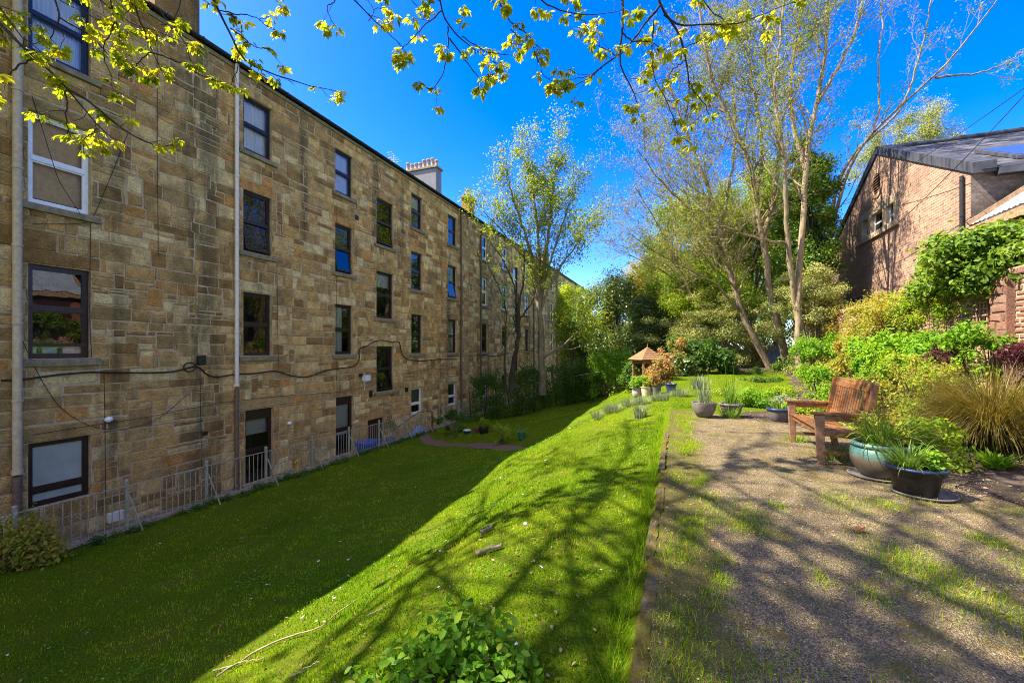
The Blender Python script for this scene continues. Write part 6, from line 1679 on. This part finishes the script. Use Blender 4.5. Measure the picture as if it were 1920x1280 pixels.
tag(inst('gravel_leaf_litter', LF, np.stack([x, y, H(x, y) + .016], 1), frames(RNG.normal(size=(n, 3)) * .35 + [0, 0, 1]), RNG.uniform(.012, .035, n), litterm := leafmat('dry_leaf', [(.14, .08, .04), (.26, .16, .08), (.36, .26, .13)], .1)), 'small dry leaf scraps on the gravel', 'litter', kind='stuff')
x, y, r = polar(2600, 1.6, 16, .8); k = (x < -.4) & (x > -10); x, y = x[k], y[k]; n = len(x)
tag(inst('lawn_leaf_litter', LF, np.stack([x, y, H(x, y) + .02], 1), frames(RNG.normal(size=(n, 3)) * .5 + [0, 0, 1]), RNG.uniform(.012, .04, n), litterm), 'small dry leaf scraps in the lawn', 'litter', kind='stuff')
# daisies
PT = np.array([(0, 0, 0)] + [((.5 + .5 * (i % 2)) * math.cos(i * math.pi / 8), (.5 + .5 * (i % 2)) * math.sin(i * math.pi / 8), .12) for i in range(16)])
q = MB(); q.add(PT * .017, [(0, i, i % 16 + 1) for i in range(1, 17)]); d0 = q.build('daisy', M['petal'])
k = 0
while k < 70:
    yy = 1.8 + 17 * random.random() ** 1.6; xx = random.uniform(-11, -.4)
    if path_dist(np.array([xx]), np.array([yy]))[0] < .6: continue
    o = d0 if k == 0 else d0.copy()
    if k: COL.objects.link(o)
    o.location = (xx, yy, hz(xx, yy) + .035); s_ = random.uniform(.7, 1.5); o.scale = (s_, s_, s_); o.rotation_euler = (random.uniform(-.4, .4), random.uniform(-.4, .4), random.uniform(0, 6)); k += 1
    tag(o, 'tiny white daisy in the lawn', 'daisy', 'daisies scattered over the lawn')
# clover and moss patches
x, y, r = polar(60000, 1.3, 14, .7); k = (x < -.4) & (x > -6) & (field(x, y, .5, 2.2, 9) > .9) & (path_dist(x, y) > .6); x, y, r = x[k], y[k], r[k]; n = len(x)
tag(inst('clover', LF, np.stack([x, y, H(x, y) + RNG.uniform(.008, .026, n)], 1), frames(RNG.normal(size=(n, 3)) * .35 + [0, 0, 1]), RNG.uniform(.009, .018, n) * np.clip(r / 3, 1, 2.2), M['l_bright']), 'patches of clover in the lit lawn', 'clover', kind='stuff')
# sticks, log pieces, dead leaf
def stick(label, pts, r0, r1, name='fallen_stick', mat='stick'):
    r0, r1 = r0 * .8, r1 * .8
    w = [apx(*p, Z0=4) for p in pts]; pp = resample([(a, b2, hz(a, b2) + r0 + .02) for a, b2 in w], 16); pp += RNG.normal(size=pp.shape) * .004
    return tag(tubes(name, [(pp, np.linspace(r0, r1, 16))], M[mat], thr=.01), label, 'stick', 'sticks lying on the lawn')
stick('long curved fallen branch lying across the shadow edge at the bottom of the lawn', [(405, 1276), (480, 1225), (545, 1196), (590, 1188), (640, 1150), (668, 1130)], .011, .005)
stick('second long stick below the long curved branch', [(400, 1262), (455, 1246), (500, 1238)], .008, .004)
stick('short straight stick nearer the foreground shrub', [(545, 1275), (600, 1246)], .008, .004)
stick('thin twig on the grass above the foreground shrub', [(690, 1160), (730, 1136)], .005, .003)
stick('thick brown piece of log on the lit slope', [(895, 1044), (920, 1035), (942, 1028)], .022, .018, 'log_piece', 'stick')
stick('smaller grey piece of log above the brown one on the lit slope', [(902, 1004), (922, 992)], .024, .018, 'log_piece', 'stick')
x, y = apx(1622, 1000, Z0=3.5)
q = MB(); tv = LF[0] * .10; tv[:, 2] += .02 * np.sin(tv[:, 1] * 40); q.add(tv, [tuple(f) for f in LF[1]]); o = q.build('dead_leaf', M['deadleaf']); o.location = (x, y, .022); o.rotation_euler = (.15, .2, 2.2); tag(o, 'curled orange dead leaf lying on the gravel', 'leaf')

# ================================================================== LIGHT, SKY, CAMERA
EL, AZ = R(50.7), R(20)                     # sun comes over the tenement roof and a little from behind the camera
sd = Vector((-math.cos(EL) * math.cos(AZ), -math.cos(EL) * math.sin(AZ), math.sin(EL)))
w = bpy.data.worlds.new('World'); SC.world = w; w.use_nodes = True; nt = w.node_tree
bg = nt.nodes['Background']; sky = nt.nodes.new('ShaderNodeTexSky'); sky.sky_type = 'NISHITA'; sky.sun_disc = False
sky.sun_elevation = EL; sky.sun_rotation = math.atan2(sd.x, sd.y) % (2 * math.pi); sky.air_density = 1.0; sky.dust_density = .8; sky.ozone_density = 6.0
hs = nt.nodes.new('ShaderNodeHueSaturation'); hs.inputs['Saturation'].default_value = 1.39; hs.inputs['Hue'].default_value = .525; nt.links.new(sky.outputs[0], hs.inputs['Color']); 
# white cloudlike patches added to unseen sky behind and overhead as neutral fill
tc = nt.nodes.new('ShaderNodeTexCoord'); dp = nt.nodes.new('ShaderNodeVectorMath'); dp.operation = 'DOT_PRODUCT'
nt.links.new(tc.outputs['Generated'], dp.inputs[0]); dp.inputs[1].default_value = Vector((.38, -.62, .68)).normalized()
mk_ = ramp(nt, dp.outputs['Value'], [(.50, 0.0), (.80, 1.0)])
fill_noise = ramp(nt, noise(nt, tc.outputs['Generated'], 2.6, 7, .6), [(.38, 0.0), (.62, 1.0)])
fill_mask = mix(nt, 1.0, mk_, fill_noise, 'MULTIPLY')
nt.links.new(mix(nt, fill_mask, hs.outputs[0], (3.15, 2.95, 2.55)), bg.inputs[0]); bg.inputs[1].default_value = .14
l = bpy.data.lights.new('sun', 'SUN'); l.energy = 4.7; l.angle = R(.53); l.color = (1, .91, .77)
lo = bpy.data.objects.new('sun', l); COL.objects.link(lo); lo.rotation_euler = sd.to_track_quat('Z', 'Y').to_euler()
cam = bpy.data.cameras.new('camera'); cam.lens = 15.0; cam.sensor_width = 36; cam.shift_y = 15 / 1920; cam.clip_start = .05; cam.clip_end = 2000
co = bpy.data.objects.new('camera', cam); COL.objects.link(co); co.location = (0, 0, EYE); co.rotation_euler = (R(90), 0, TH); SC.camera = co
SC.view_settings.view_transform = 'Standard'; SC.view_settings.look = 'None'; SC.view_settings.exposure = 1.95; SC.view_settings.gamma = 1
SC.cycles.max_bounces = 8; SC.cycles.transparent_max_bounces = 8; SC.cycles.use_denoising = True; SC.cycles.filter_width = 1.0; SC.cycles.sample_clamp_indirect = 4.0; SC.cycles.use_adaptive_sampling = False; SC.cycles.denoiser = 'OPENIMAGEDENOISE'; SC.cycles.denoising_input_passes = 'RGB_ALBEDO_NORMAL'; SC.cycles.denoising_prefilter = 'NONE'
